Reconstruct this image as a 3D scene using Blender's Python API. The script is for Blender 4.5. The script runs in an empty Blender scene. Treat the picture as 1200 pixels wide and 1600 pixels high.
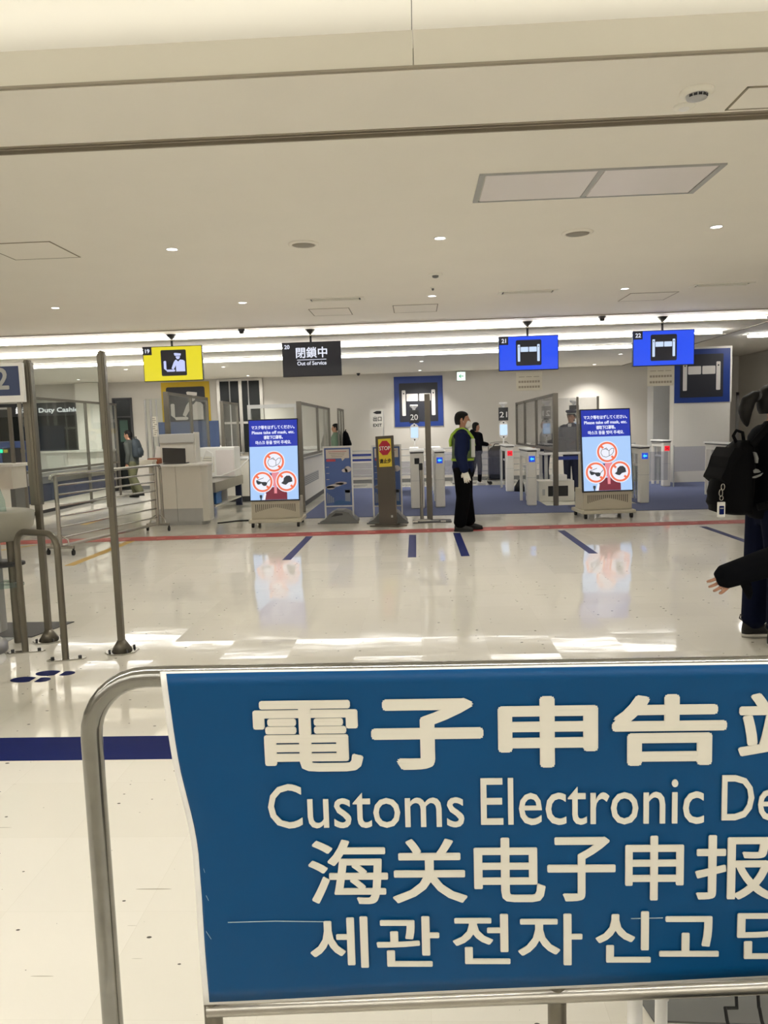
import bpy, bmesh, math, random
from mathutils import Vector, Matrix
random.seed(7)
SC = bpy.context.scene
COL = SC.collection
PI = math.pi
R = math.radians
# ------------------------------------------------------------------ camera
FPX, CH = 1200.0, 1.5            # focal length in pixels of the 1200x1600 frame, eye height
_d = Vector((50 / FPX, 132 / FPX, -1)).normalized()      # world +Y seen by the camera
_u = Vector((math.cos(R(1.74)), math.sin(R(1.74)), 0))   # horizon direction
_X = (_u - _u.dot(_d) * _d).normalized()
_Z = _X.cross(_d)
ROT = Matrix((_X, _d, _Z))       # camera space -> world
cam = bpy.data.cameras.new('camera')
cam.sensor_fit = 'VERTICAL'; cam.sensor_height = 36; cam.lens = 36 * FPX / 1600
cam.clip_start = 0.05; cam.clip_end = 200
co = bpy.data.objects.new('camera', cam); COL.objects.link(co)
co.matrix_world = Matrix.Translation((0, 0, CH)) @ ROT.to_4x4()
SC.camera = co
# ------------------------------------------------------------------ world, exposure
w = bpy.data.worlds.new('world'); SC.world = w; w.use_nodes = True
w.node_tree.nodes['Background'].inputs[0].default_value = (1, .95, .85, 1)
w.node_tree.nodes['Background'].inputs[1].default_value = 0.10
SC.view_settings.view_transform = 'Standard'; SC.view_settings.look = 'None'
EXPO = 0.5
SC.view_settings.exposure = EXPO; SC.view_settings.gamma = 1.0
SC.view_settings.use_curve_mapping = False
try:
    SC.cycles.use_denoising = True; SC.cycles.sample_clamp_indirect = 6.0
    SC.cycles.max_bounces = 10; SC.cycles.transparent_max_bounces = 24
except Exception: pass
STRIP_L, SLOT_L, FILL_L, SPOT_W, COVE_L = 35.0, 80.0, 17.0, 64.0, 5.0     # lamp radiances

def ray(px, py): return ROT @ Vector(((px - 600) / FPX, (800 - py) / FPX, -1))
def FL(px, py, z=0.0):                # point where a sight line meets a level plane
    v = ray(px, py); t = (z - CH) / v.z; return Vector((v.x * t, v.y * t, z))
def AT(px, py, Y):                    # point where it meets the upright plane at depth Y
    v = ray(px, py); t = Y / v.y; return Vector((v.x * t, Y, CH + v.z * t))

# ------------------------------------------------------------------ materials
def lin(c): return tuple((v / 12.92 if v <= .04045 else ((v + .055) / 1.055) ** 2.4) for v in c)
def rgb(r, g, b): return lin((r / 255, g / 255, b / 255))
MATS = {}
def mat(name, col, rough=.5, metal=0., emit=0., noise=.04, nscale=8., bump=0., coat=0., spec=.5):
    if name in MATS: return MATS[name]
    m = bpy.data.materials.new(name); m.use_nodes = True; nt = m.node_tree; N = nt.nodes
    b = N['Principled BSDF']; L = nt.links
    b.inputs['Roughness'].default_value = rough; b.inputs['Metallic'].default_value = metal
    b.inputs['Specular IOR Level'].default_value = spec
    if coat: b.inputs['Coat Weight'].default_value = coat; b.inputs['Coat Roughness'].default_value = .1
    tc = N.new('ShaderNodeTexCoord'); nz = N.new('ShaderNodeTexNoise')
    nz.inputs['Scale'].default_value = nscale; nz.inputs['Detail'].default_value = 4
    L.new(tc.outputs['Object'], nz.inputs['Vector'])
    mx = N.new('ShaderNodeMix'); mx.data_type = 'RGBA'
    mx.inputs[6].default_value = tuple(max(0, c * (1 - noise)) for c in col) + (1,)
    mx.inputs[7].default_value = tuple(min(1, c * (1 + noise)) for c in col) + (1,)
    L.new(nz.outputs['Fac'], mx.inputs[0]); L.new(mx.outputs[2], b.inputs['Base Color'])
    if emit:
        b.inputs['Emission Color'].default_value = tuple(col) + (1,); b.inputs['Emission Strength'].default_value = emit
    if bump:
        bp = N.new('ShaderNodeBump'); bp.inputs['Strength'].default_value = bump; bp.inputs['Distance'].default_value = .01
        L.new(nz.outputs['Fac'], bp.inputs['Height']); L.new(bp.outputs['Normal'], b.inputs['Normal'])
    MATS[name] = m; return m
def glow(name, col, s=1.0):           # lit screens and lamps: light only, dark base
    if name in MATS: return MATS[name]
    m = bpy.data.materials.new(name); m.use_nodes = True
    b = m.node_tree.nodes['Principled BSDF']
    b.inputs['Base Color'].default_value = (.02, .02, .02, 1); b.inputs['Roughness'].default_value = .3
    b.inputs['Emission Color'].default_value = tuple(col) + (1,); b.inputs['Emission Strength'].default_value = s / 2 ** EXPO
    MATS[name] = m; return m
def glass(name, tint=(.93, .95, .94), haze=0.0, hazecol=(.6, .6, .6)):
    if name in MATS: return MATS[name]
    m = bpy.data.materials.new(name); m.use_nodes = True; nt = m.node_tree; N = nt.nodes; L = nt.links
    N.remove(N['Principled BSDF']); out = N['Material Output']
    tr = N.new('ShaderNodeBsdfTransparent'); tr.inputs[0].default_value = tuple(tint) + (1,)
    gl = N.new('ShaderNodeBsdfGlossy'); gl.inputs['Roughness'].default_value = .03
    fc = N.new('ShaderNodeLayerWeight'); fc.inputs[0].default_value = .5
    pw = N.new('ShaderNodeMath'); pw.operation = 'POWER'; pw.inputs[1].default_value = 4.5; L.new(fc.outputs['Facing'], pw.inputs[0])
    lw = N.new('ShaderNodeMath'); lw.operation = 'MULTIPLY_ADD'; lw.inputs[1].default_value = .55; lw.inputs[2].default_value = .03; L.new(pw.outputs[0], lw.inputs[0])
    a = N.new('ShaderNodeMixShader'); L.new(lw.outputs[0], a.inputs[0]); L.new(tr.outputs[0], a.inputs[1]); L.new(gl.outputs[0], a.inputs[2])
    last = a
    if haze:
        df = N.new('ShaderNodeBsdfDiffuse'); df.inputs[0].default_value = tuple(hazecol) + (1,)
        b = N.new('ShaderNodeMixShader'); b.inputs[0].default_value = haze
        L.new(a.outputs[0], b.inputs[1]); L.new(df.outputs[0], b.inputs[2]); last = b
    L.new(last.outputs[0], out.inputs[0]); MATS[name] = m; return m

M_WALL = mat('wall_paint', rgb(204, 199, 190), .6, noise=.02, nscale=3)
M_CEIL = mat('ceiling_paint', rgb(245, 240, 229), .75, noise=.025, nscale=2)
M_CEIL2 = mat('ceiling_paint_pale', rgb(244, 241, 230), .7, noise=.015, nscale=2)
M_WHITE = mat('white_laminate', rgb(222, 218, 208), .4, noise=.02)
M_PURE = mat('white_plastic', rgb(238, 236, 232), .35, noise=.01)
M_CREAM = mat('cream_plastic', rgb(196, 189, 170), .45, noise=.02)
M_CREAMD = mat('cream_plastic_slot', rgb(92, 88, 78), .6)
M_BLACK = mat('black_plastic', rgb(22, 22, 24), .45)
M_RUB = mat('black_rubber', rgb(16, 16, 16), .7)
M_CHROME = mat('polished_steel', (.44, .43, .40), .2, 1., noise=.08, nscale=14)
M_STEEL = mat('brushed_steel', (.42, .40, .36), .32, 1., noise=.1, nscale=20)
M_ALU = mat('satin_aluminium', (.52, .52, .52), .38, 1., noise=.05)
M_POST = mat('bronze_grey_post', rgb(112, 107, 98), .42, .5, noise=.05)
M_POLE = mat('olive_grey_pole', rgb(114, 109, 97), .38, .65, noise=.08, nscale=12)
M_STAND = mat('dark_taupe_board', rgb(84, 77, 68), .55)
M_GREY = mat('grey_plastic', rgb(112, 113, 112), .5)
M_LGREY = mat('light_grey', rgb(176, 176, 174), .45)
M_DGREY = mat('dark_grey', rgb(58, 58, 60), .55)
M_NAVY = mat('navy_panel', rgb(38, 46, 74), .5)
M_DKGLASS = mat('dark_window_glass', rgb(34, 37, 36), .2, noise=.12, nscale=2, spec=.12)
M_GLASS = glass('clear_glass'); M_GLASSB = glass('bluish_glass', (.86, .87, .92), .06, (.45, .45, .6))
M_GLASSG = glass('smoked_glass', (.82, .82, .82), .05, (.4, .4, .42)); M_GLASST = glass('greenish_acrylic', (.80, .90, .87), .10, (.7, .8, .78))
M_TAPE = mat('blue_floor_tape', rgb(8, 24, 86), .6, noise=.08, spec=.12)
M_TAPE2 = mat('worn_blue_floor_tape', rgb(26, 36, 92), .45, noise=.15, nscale=12, spec=.25)
M_RED = mat('red_floor_tape', rgb(160, 58, 54), .45, noise=.1)
M_YEL = mat('yellow_floor_tape', rgb(176, 142, 62), .5, noise=.15)
M_PAPER = mat('paper', rgb(226, 222, 210), .8, noise=.02)
M_INK = mat('ink', rgb(34, 33, 32), .8); M_INKG = mat('faint_ink', rgb(140, 134, 124), .8)
M_BELT = mat('blue_belt', rgb(32, 52, 128), .6)
M_SKIN = mat('skin', rgb(178, 132, 106), .55, noise=.06)
M_HAIR = mat('black_hair', rgb(13, 11, 10), .6, noise=.2, nscale=60, spec=.25)
M_BSCREEN = mat('poster_blue', rgb(13, 50, 126), .45, noise=.05, nscale=3)
M_PBLACK = mat('poster_black', rgb(26, 28, 38), .5)
M_PWHITE = mat('poster_white', rgb(216, 211, 205), .55, noise=.02)
M_TRIM = mat('ceiling_trim', rgb(158, 149, 132), .5, .2)
M_LINE = mat('hatch_line', rgb(150, 140, 120), .6)
M_WGREY = mat('warm_grey', rgb(150, 144, 130), .55)
M_FACE = mat('bulkhead_shaded_paint', rgb(226, 221, 206), .7, noise=.015, nscale=2)  # weaker light on the bulkhead face is put into this greyer colour
M_PYEL = mat('poster_yellow', rgb(206, 172, 28), .5, noise=.03)

def floor_mat():
    m = bpy.data.materials.new('waxed_vinyl_floor'); m.use_nodes = True; nt = m.node_tree; N = nt.nodes; L = nt.links
    b = N['Principled BSDF']; b.inputs['Roughness'].default_value = .07
    geo = N.new('ShaderNodeNewGeometry')
    def vm(op, a=None, bb=None, va=None, vb=None):
        n = N.new('ShaderNodeVectorMath'); n.operation = op
        if a is not None: L.new(a, n.inputs[0])
        if bb is not None: L.new(bb, n.inputs[1])
        if va is not None: n.inputs[0].default_value = va
        if vb is not None: n.inputs[1].default_value = vb
        return n.outputs[0]
    def ma(op, a, v=None, bb=None):
        n = N.new('ShaderNodeMath'); n.operation = op; L.new(a, n.inputs[0])
        if bb is not None: L.new(bb, n.inputs[1])
        elif v is not None: n.inputs[1].default_value = v
        return n.outputs[0]
    P = geo.outputs['Position']
    cell = vm('FLOOR', vm('MULTIPLY', P, vb=(1 / .45, 1 / .45, 0)))
    wn = N.new('ShaderNodeTexWhiteNoise'); L.new(cell, wn.inputs['Vector'])
    tilt = vm('MULTIPLY', vm('SUBTRACT', wn.outputs['Color'], vb=(.5, .5, .5)), vb=(.022, .022, 0))
    nz = N.new('ShaderNodeTexNoise'); nz.inputs['Scale'].default_value = 9; nz.inputs['Detail'].default_value = 3
    L.new(vm('MULTIPLY', P, vb=(.45, 1.9, 1)), nz.inputs['Vector'])
    wav = vm('MULTIPLY', vm('SUBTRACT', nz.outputs['Color'], vb=(.5, .5, .5)), vb=(.02, .02, 0))
    nrm = vm('NORMALIZE', vm('ADD', vm('ADD', geo.outputs['Normal'], tilt), wav))
    L.new(nrm, b.inputs['Normal'])
    # colour: cream with tile to tile drift, fine seams, scuffs and specks
    fr = vm('FRACTION', vm('MULTIPLY', P, vb=(1 / .45, 1 / .45, 0)))
    sx = N.new('ShaderNodeSeparateXYZ'); L.new(fr, sx.inputs[0])
    seam = ma('MAXIMUM', ma('LESS_THAN', sx.outputs[0], .004), bb=ma('LESS_THAN', sx.outputs[1], .004))
    drift = N.new('ShaderNodeMix'); drift.data_type = 'RGBA'
    drift.inputs[6].default_value = rgb(222, 218, 206) + (1,); drift.inputs[7].default_value = rgb(225, 221, 210) + (1,)
    L.new(wn.outputs['Value'], drift.inputs[0])
    def over(base, mask, col, f):
        x = N.new('ShaderNodeMix'); x.data_type = 'RGBA'; x.inputs[7].default_value = tuple(col) + (1,)
        L.new(base, x.inputs[6]); L.new(ma('MULTIPLY', mask, f), x.inputs[0]); return x.outputs[2]
    c = over(drift.outputs[2], seam, rgb(170, 162, 140), .15)
    vo = N.new('ShaderNodeTexVoronoi'); vo.voronoi_dimensions = '2D'; vo.inputs['Scale'].default_value = 9; L.new(vm('MULTIPLY', P, vb=(.8, 1.3, 1)), vo.inputs['Vector'])
    sc = N.new('ShaderNodeSeparateColor'); L.new(vo.outputs['Color'], sc.inputs[0])
    rad = ma('MULTIPLY', ma('POWER', sc.outputs[0], 5), .075)
    c = over(c, ma('LESS_THAN', vo.outputs['Distance'], bb=rad), rgb(52, 48, 42), .9)
    v2 = N.new('ShaderNodeTexVoronoi'); v2.voronoi_dimensions = '2D'; v2.inputs['Scale'].default_value = 3; L.new(vm('MULTIPLY', P, vb=(.55, 9, 1)), v2.inputs['Vector'])
    s2 = N.new('ShaderNodeSeparateColor'); L.new(v2.outputs['Color'], s2.inputs[0])
    c = over(c, ma('LESS_THAN', v2.outputs['Distance'], bb=ma('MULTIPLY', ma('POWER', s2.outputs[1], 12), .12)), rgb(140, 132, 112), .6)
    L.new(c, b.inputs['Base Color'])
    return m
M_FLOOR = floor_mat()
M_CARPET = mat('blue_grey_carpet', rgb(90, 96, 124), .95, noise=.18, nscale=90, bump=.4, spec=.1)

# ------------------------------------------------------------------ mesh builder
class MB:
    def __init__(s): s.v = []; s.f = []; s.sm = []
    def add(s, vs, fs, smooth=False):
        o = len(s.v); s.v += [tuple(v) for v in vs]; s.f += [tuple(i + o for i in f) for f in fs]; s.sm += [smooth] * len(fs); return s
    def box(s, x0, x1, y0, y1, z0, z1, bev=0.0):
        if bev <= 0:
            v = [(x, y, z) for x in (x0, x1) for y in (y0, y1) for z in (z0, z1)]
            return s.add(v, [(0, 1, 3, 2), (4, 6, 7, 5), (0, 4, 5, 1), (2, 3, 7, 6), (0, 2, 6, 4), (1, 5, 7, 3)])
        bm = bmesh.new(); bmesh.ops.create_cube(bm, size=1)
        for q in bm.verts: q.co = Vector(((x0 + x1) / 2 + q.co.x * (x1 - x0), (y0 + y1) / 2 + q.co.y * (y1 - y0), (z0 + z1) / 2 + q.co.z * (z1 - z0)))
        bmesh.ops.bevel(bm, geom=bm.edges[:], offset=bev, segments=2, affect='EDGES', profile=.5)
        bm.verts.index_update(); vs = [q.co[:] for q in bm.verts]; fs = [[q.index for q in f.verts] for f in bm.faces]; bm.free()
        return s.add(vs, fs)
    def cyl(s, p0, p1, r, n=14, r1=None, cap=True):
        p0 = Vector(p0); p1 = Vector(p1); d = (p1 - p0).normalized()
        a = d.orthogonal().normalized(); b = d.cross(a); r1 = r if r1 is None else r1
        vs = [p0 + (a * math.cos(t) + b * math.sin(t)) * r for t in [2 * PI * i / n for i in range(n)]] + \
             [p1 + (a * math.cos(t) + b * math.sin(t)) * r1 for t in [2 * PI * i / n for i in range(n)]]
        s.add(vs, [(i, (i + 1) % n, n + (i + 1) % n, n + i) for i in range(n)], True)
        if cap: s.add(vs, [tuple(range(n))[::-1], tuple(range(n, 2 * n))])
        return s
    def tube(s, pts, r, n=12):
        pts = [Vector(p) for p in pts]; rings = []; a = None
        for i, p in enumerate(pts):
            d = (pts[min(i + 1, len(pts) - 1)] - pts[max(i - 1, 0)]).normalized()
            a = d.orthogonal().normalized() if a is None else (a - a.dot(d) * d).normalized()
            b = d.cross(a); rings.append([p + (a * math.cos(2 * PI * k / n) + b * math.sin(2 * PI * k / n)) * r for k in range(n)])
        vs = [v for g in rings for v in g]; fs = []
        for i in range(len(rings) - 1):
            for k in range(n): fs.append((i * n + k, i * n + (k + 1) % n, (i + 1) * n + (k + 1) % n, (i + 1) * n + k))
        s.add(vs, fs, True); s.add(vs, [tuple(range(n))[::-1], tuple(range((len(rings) - 1) * n, len(rings) * n))]); return s
    def lathe(s, prof, c=(0, 0), n=24):
        vs = [(c[0] + r * math.cos(2 * PI * k / n), c[1] + r * math.sin(2 * PI * k / n), z) for r, z in prof for k in range(n)]
        fs = [(i * n + k, i * n + (k + 1) % n, (i + 1) * n + (k + 1) % n, (i + 1) * n + k) for i in range(len(prof) - 1) for k in range(n)]
        s.add(vs, fs, True); s.add(vs, [tuple(range(n))[::-1], tuple(range((len(prof) - 1) * n, len(prof) * n))]); return s
    def prism(s, poly, y0, y1):          # polygon in x,z pushed along y
        n = len(poly); vs = [(x, y0, z) for x, z in poly] + [(x, y1, z) for x, z in poly]
        return s.add(vs, [tuple(range(n)), tuple(range(n, 2 * n))[::-1]] + [(i, n + i, n + (i + 1) % n, (i + 1) % n) for i in range(n)])
    def slab(s, poly, z0, z1):           # polygon in x,y pushed along z
        n = len(poly); vs = [(x, y, z0) for x, y in poly] + [(x, y, z1) for x, y in poly]
        return s.add(vs, [tuple(range(n))[::-1], tuple(range(n, 2 * n))] + [(i, (i + 1) % n, n + (i + 1) % n, n + i) for i in range(n)])
    def loft(s, secs, n=14):             # sections: (centre, side vector * ra, front vector * rb)
        vs = []; m = len(secs)
        for c, a, b in secs:
            c = Vector(c); a = Vector(a); b = Vector(b)
            vs += [c + a * math.cos(2 * PI * k / n) + b * math.sin(2 * PI * k / n) for k in range(n)]
        fs = [(i * n + k, i * n + (k + 1) % n, (i + 1) * n + (k + 1) % n, (i + 1) * n + k) for i in range(m - 1) for k in range(n)]
        s.add(vs, fs + [tuple(range(n))[::-1], tuple(range((m - 1) * n, m * n))], True); return s
    def xf(s, M): s.v = [tuple(M @ Vector(v)) for v in s.v]; return s
    def mesh(s, name):
        m = bpy.data.meshes.new(name); m.from_pydata(s.v, [], s.f); m.polygons.foreach_set('use_smooth', s.sm)
        bm = bmesh.new(); bm.from_mesh(m); bmesh.ops.recalc_face_normals(bm, faces=bm.faces[:]); bm.to_mesh(m); bm.free(); m.update(); return m

def link(name, me, material, parent=None, world=False):
    if isinstance(me, MB):
        if world and parent is not None: me.xf(parent.matrix_basis.inverted())
        me = me.mesh(name)
    o = bpy.data.objects.new(name, me); COL.objects.link(o)
    if material is not None and len(me.materials) == 0: me.materials.append(material)
    if parent is not None: o.parent = parent
    return o
def tag(o, label, cat, group=None, kind=None):
    if kind: o['kind'] = kind
    if label: o['label'] = label
    if cat: o['category'] = cat
    if group: o['group'] = group
    return o
def thing(name, label, cat, loc=(0, 0, 0), rz=0., group=None):
    o = bpy.data.objects.new(name, None); COL.objects.link(o); o.empty_display_size = .1
    o.location = loc; o.rotation_euler = (0, 0, rz)
    o.matrix_basis = Matrix.Translation(Vector(loc)) @ Matrix.Rotation(rz, 4, 'Z')
    return tag(o, label, cat, group)
def single(name, mb, material, label, cat, group=None, loc=None):
    if loc is not None: mb.xf(Matrix.Translation(-Vector(loc)))
    o = link(name, mb, material); 
    if loc is not None: o.location = loc
    return tag(o, label, cat, group)
def struct(name, mb, material, parent=None, label=None):
    o = link(name, mb, material, parent)
    if parent is None: o['kind'] = 'structure'
    if label: o['label'] = label
    return o
def copy_tree(o, parent=None):
    c = o.copy(); COL.objects.link(c); c.parent = parent
    for ch in [x for x in bpy.data.objects if x.parent == o]: copy_tree(ch, c)
    return c
def rrect(cx, cz, w, h, r=0, n=5):
    if r <= 0: return [(cx - w / 2, cz - h / 2), (cx + w / 2, cz - h / 2), (cx + w / 2, cz + h / 2), (cx - w / 2, cz + h / 2)]
    out = []
    for sx, sz, a0 in ((1, -1, -PI / 2), (1, 1, 0), (-1, 1, PI / 2), (-1, -1, PI)):
        for k in range(n + 1):
            a = a0 + PI / 2 * k / n; out.append((cx + sx * (w / 2 - r) + r * math.cos(a), cz + sz * (h / 2 - r) + r * math.sin(a)))
    return out
def disc(cx, cz, r, n=32, rz=None): return [(cx + r * math.cos(2 * PI * k / n), cz + (rz or r) * math.sin(2 * PI * k / n)) for k in range(n)]
def flat(name, polys, y, m, parent, th=.002, M=None):
    mb = MB()
    for p in polys: mb.prism(p, y - th, y)
    if M is not None: mb.xf(M)
    return link(name, mb, m, parent)
def ring(name, cx, cz, ro, ri, y, m, parent, th=.002, M=None, n=36):
    mb = MB(); o = disc(cx, cz, ro, n); i = disc(cx, cz, ri, n)
    vs = [(x, y - th, z) for x, z in o] + [(x, y - th, z) for x, z in i] + [(x, y, z) for x, z in o] + [(x, y, z) for x, z in i]
    fs = []
    for k in range(n):
        q = (k + 1) % n
        fs += [(k, q, n + q, n + k), (2 * n + k, 3 * n + k, 3 * n + q, 2 * n + q), (k, 2 * n + k, 2 * n + q, q), (n + k, n + q, 3 * n + q, 3 * n + k)]
    mb.add(vs, fs)
    if M is not None: mb.xf(M)
    return link(name, mb, m, parent)
def text(name, s, x, z, size, y, m, parent, align='LEFT', bold=0., sx=1., width=None, M=None, th=.0008, face=-1):
    cu = bpy.data.curves.new(name, 'FONT'); cu.body = s; cu.size = size; cu.align_x = 'LEFT'
    cu.fill_mode = 'BOTH'; cu.extrude = th; cu.resolution_u = 3
    o = bpy.data.objects.new(name, cu); COL.objects.link(o)
    dg = bpy.context.evaluated_depsgraph_get(); me = bpy.data.meshes.new_from_object(o.evaluated_get(dg))
    COL.objects.unlink(o); bpy.data.objects.remove(o)
    xs = [v.co.x for v in me.vertices] or [0]; x0, x1 = min(xs), max(xs)
    if width: sx = width / (x1 - x0)
    off = {'LEFT': x0, 'CENTER': (x0 + x1) / 2, 'RIGHT': x1}[align]
    for v in me.vertices:
        p = Vector((x + (v.co.x - off) * sx, y - v.co.z - th, z + v.co.y)); v.co = M @ p if M is not None else p
    if bold > 0:                              # heavier weight: the glyphs laid over themselves a stroke width apart
        vs0 = [v.co.copy() for v in me.vertices]; fs0 = [tuple(p.vertices) for p in me.polygons]; mb = MB(); rot3 = M.to_3x3() if M is not None else Matrix.Identity(3)
        for dx, dz in ((0, 0), (1, 0), (-1, 0), (0, 1), (0, -1), (.7, .7), (-.7, .7), (.7, -.7), (-.7, -.7)):
            off3 = rot3 @ Vector((dx * bold, -.00012 * len(mb.v) / max(1, len(vs0)), dz * bold)); mb.add([v + off3 for v in vs0], fs0)
        bpy.data.meshes.remove(me); me = bpy.data.meshes.new(name); me.from_pydata(mb.v, [], mb.f)
    me.materials.clear(); me.materials.append(m); me.name = name; me.update()
    return link(name, me, m, parent)

# ------------------------------------------------------------------ the room
XL, XR, YB, YN, CZ, CN, FT = -13.2, 9.8, 21.3, -6.0, 3.0, 3.5, 3.155
XS = 5.62                                   # ceiling steps up to the right of this line
struct('floor', MB().box(XL, XR, YN, 24.2, -.1, 0), M_FLOOR)
struct('wall_back', MB().box(XL, 7.4, YB, YB + .2, 0, CZ + .5).box(7.2, 7.4, YB, 24.0, 0, 3.5).box(7.2, XR, 24.0, 24.2, 0, 3.5), M_WALL)
struct('wall_left', MB().box(XL - .2, XL, YN, 24.2, 0, 3.9), M_WALL)
struct('wall_right', MB().box(XR, XR + .2, YN, 24.2, 0, 3.9), M_WALL)
struct('wall_front', MB().box(XL, XR, YN - .2, YN, 0, 3.9), M_WALL)
# ceiling: pale near field, bulkhead, main field, higher field to the right
c1 = struct('ceiling', MB().box(XL, XS, 3.432, 3.46, CZ, CZ + .012).box(XL, XS, 3.46, 4.055, CZ, CZ + .1).box(XL, XS, 4.155, YB, CZ, CZ + .1), M_CEIL)
c2 = struct('ceiling', MB().box(XL, XR, YN, 1.645, CN, CN + .06).box(XL, XR, 1.755, 2.945, CN, CN + .06).box(XL, .028, 3.055, 4.9, CN, CN + .06).box(.032, XR, 3.055, 4.9, CN, CN + .06).box(XL, XR, 4.85, 4.9, CZ + .1, CN), M_CEIL2)
struct('ceiling', MB().box(XS, XR, 3.46, 24.2, 3.35, 3.45), M_CEIL)
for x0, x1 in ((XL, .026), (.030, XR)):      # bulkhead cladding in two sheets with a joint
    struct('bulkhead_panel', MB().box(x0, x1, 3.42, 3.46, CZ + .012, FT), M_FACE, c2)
struct('trim_1', MB().box(XL, XR, 3.412, 3.432, CZ + .002, CZ + .012), M_TRIM)
struct('trim_2', MB().box(XL, XS, 4.055, 4.155, CZ + .035, CZ + .06).box(XL, XS, 4.05, 4.062, CZ - .004, CZ + .04).box(XL, XS, 4.148, 4.16, CZ - .004, CZ + .04).box(XL, XS, 4.098, 4.108, CZ + .0, CZ + .04), M_TRIM)
struct('shadow_strip', MB().box(XL, XS, 11.14, 11.18, CZ - .012, CZ), M_TRIM)  # dark strip whose colour stands in for a thin shadow gap
struct('trim_4', MB().box(XS - .03, XS + .01, 3.46, YB, CZ - .008, 3.36), M_TRIM)
for y in (1.7, 3.0): struct('lamp_slot', MB().box(XL, XR, y - .055, y - .045, CN, CN + .305).box(XL, XR, y + .045, y + .055, CN, CN + .305).box(XL, XR, y - .055, y + .055, CN + .305, CN + .315), M_DGREY, c2)  # the slot nearer the camera belongs to an added fill lamp
struct('baseboard_back', MB().box(XL, 7.2, YB - .015, YB, 0, .1), M_GREY)

# ceiling lamps
M_TUBE = glow('lamp_tube', (1, .98, .94), STRIP_L)
M_TUBE_N = glow('lamp_tube_slot', (1, .97, .915), SLOT_L)
M_TUBE_FILL = glow('lamp_tube_fill', (1, .972, .92), FILL_L)
def batten(x0, x1, y, z, label, m=M_TUBE, hw=.045, tray=0.):
    t = thing('linear_ceiling_light', label, 'ceiling light', ((x0 + x1) / 2, y, z), group='linear lights across the hall')
    link('housing', MB().box(x0, x1, y - hw - .012, y + hw + .012, z - .022, z), M_CEIL2, t, True)
    if tray: link('tray', MB().box(x0, x1, y - hw - tray, y + hw, z - .092, z - .080).box(x0, x1, y - hw - tray, y - hw - tray + .008, z - .080, z - .075), M_CEIL2, t, True)  # shielding tray, added to keep the strip's glints off the near floor
    link('diffuser', MB().box(x0 + .01, x1 - .01, y - hw, y + hw, z - .075, z - .022, .015), m, t, True)
    return t
batten(XL + .1, 5.2, 11.78, CZ, 'long linear ceiling light, nearest of three, right above the hanging screens', tray=.13)
batten(XL + .1, 5.27, 13.62, CZ, 'long linear ceiling light, middle one of the three', tray=.13)
batten(XL + .1, 5.2, 15.5, CZ, 'long linear ceiling light, farthest of the three', glow('lamp_tube_far', (1, .98, .94), 11.0))
batten(7.45, 9.6, 17.8, 3.35, 'short linear ceiling light at the right edge above the door')
for y in (-1.4, -3.4):  # unseen fill lamps, added to light the barrier sheet and near zone
    batten(XL + .3, XR - .3, y, CN, 'added unseen linear fill light behind the camera %s' % ('near' if y > -2 else 'far'), M_TUBE_FILL, .07)
for y, l in ((3.0, 'recessed slot light in front of the ceiling bulkhead'), (1.7, 'added unseen fill slot light above the near barrier')):  # the slot over the barrier is added fill for the near floor
    t = thing('slot_light', l, 'ceiling light', (0, y, CN + .245))
    link('tube', MB().box(XL + .1, XR - .1, y - .025, y + .025, CN + .245, CN + .275), M_TUBE_N, t, True)
t = thing('cove_light', 'hidden cove light lying on top of the ceiling bulkhead', 'ceiling light', (0, 3.8, CZ + .1))
link('tube', MB().box(XL + .1, XR - .1, 3.76, 3.84, CZ + .101, CZ + .135, .008), glow('lamp_tube_cove', (1, .972, .92), COVE_L), t, True)

M_DOWN = glow('downlight_lamp', (1, .97, .88), 9)
def downlight(x, y, label, z=CZ):
    t = thing('downlight', label, 'ceiling light', (x, y, z), group='small recessed downlights')
    link('rim', MB().lathe([(.052, -.001), (.05, -.006), (.042, -.006), (.042, .0)]), M_PURE, t)
    link('lamp', MB().lathe([(.041, -.005), (.02, -.0055), (.001, -.006)]), M_DOWN, t)
    sp = bpy.data.lights.new('downlight_beam', 'SPOT'); sp.energy = SPOT_W * (2.7 if y > 15 else 1.); sp.color = (1, .972, .92); sp.spot_size = R(125); sp.spot_blend = .9; sp.shadow_soft_size = .04
    so = bpy.data.objects.new('downlight_beam', sp); COL.objects.link(so); so.parent = t; so.location = (0, 0, -.02)
for i, (x, y, l) in enumerate([(-1.94, 6.35, 'nearest row left of the round grille'), (.23, 6.35, 'nearest row, middle one'), (2.4, 6.35, 'nearest row at the right edge'),
        (-4.12, 8.9, 'second row, leftmost'), (-1.97, 9.03, 'second row, above the out of service screen'), (.22, 9.06, 'second row, just above the access hatch'), (2.41, 9.06, 'second row, between two air slots'),
        (.16, 17.8, 'behind the linear lights, near the blue gate poster'), (4.62, 17.7, 'behind the linear lights, beside screen 22'), (-4.33, 17.5, 'behind the linear lights, right of screen 19'), (-6.5, 17.3, 'behind the linear lights, left of screen 19'),
        (.14, 20.6, 'at the back wall near the blue gate poster'), (4.7, 20.6, 'at the back wall right of the wall lamp'), (-4.4, 20.4, 'at the back wall above the dark window'), (-8.7, 19.8, 'at the back left above the cashier counter')]):
    downlight(x, y, 'small lit recessed downlight, ' + l)
for x, l in ((-.87, 'left'), (1.32, 'right')):
    t = thing('ceiling_grille', 'round grey ceiling air grille, %s one of the pair' % l, 'air grille', (x, 6.36, CZ), group='round ceiling grilles')
    link('flange', MB().lathe([(.125, 0), (.125, -.006), (.10, -.016), (.095, -.012), (.095, 0)]), M_CEIL, t)
    link('face', MB().lathe([(.09, 0), (.09, -.012), (.05, -.016), (.001, -.017)]), M_WGREY, t)
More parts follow.
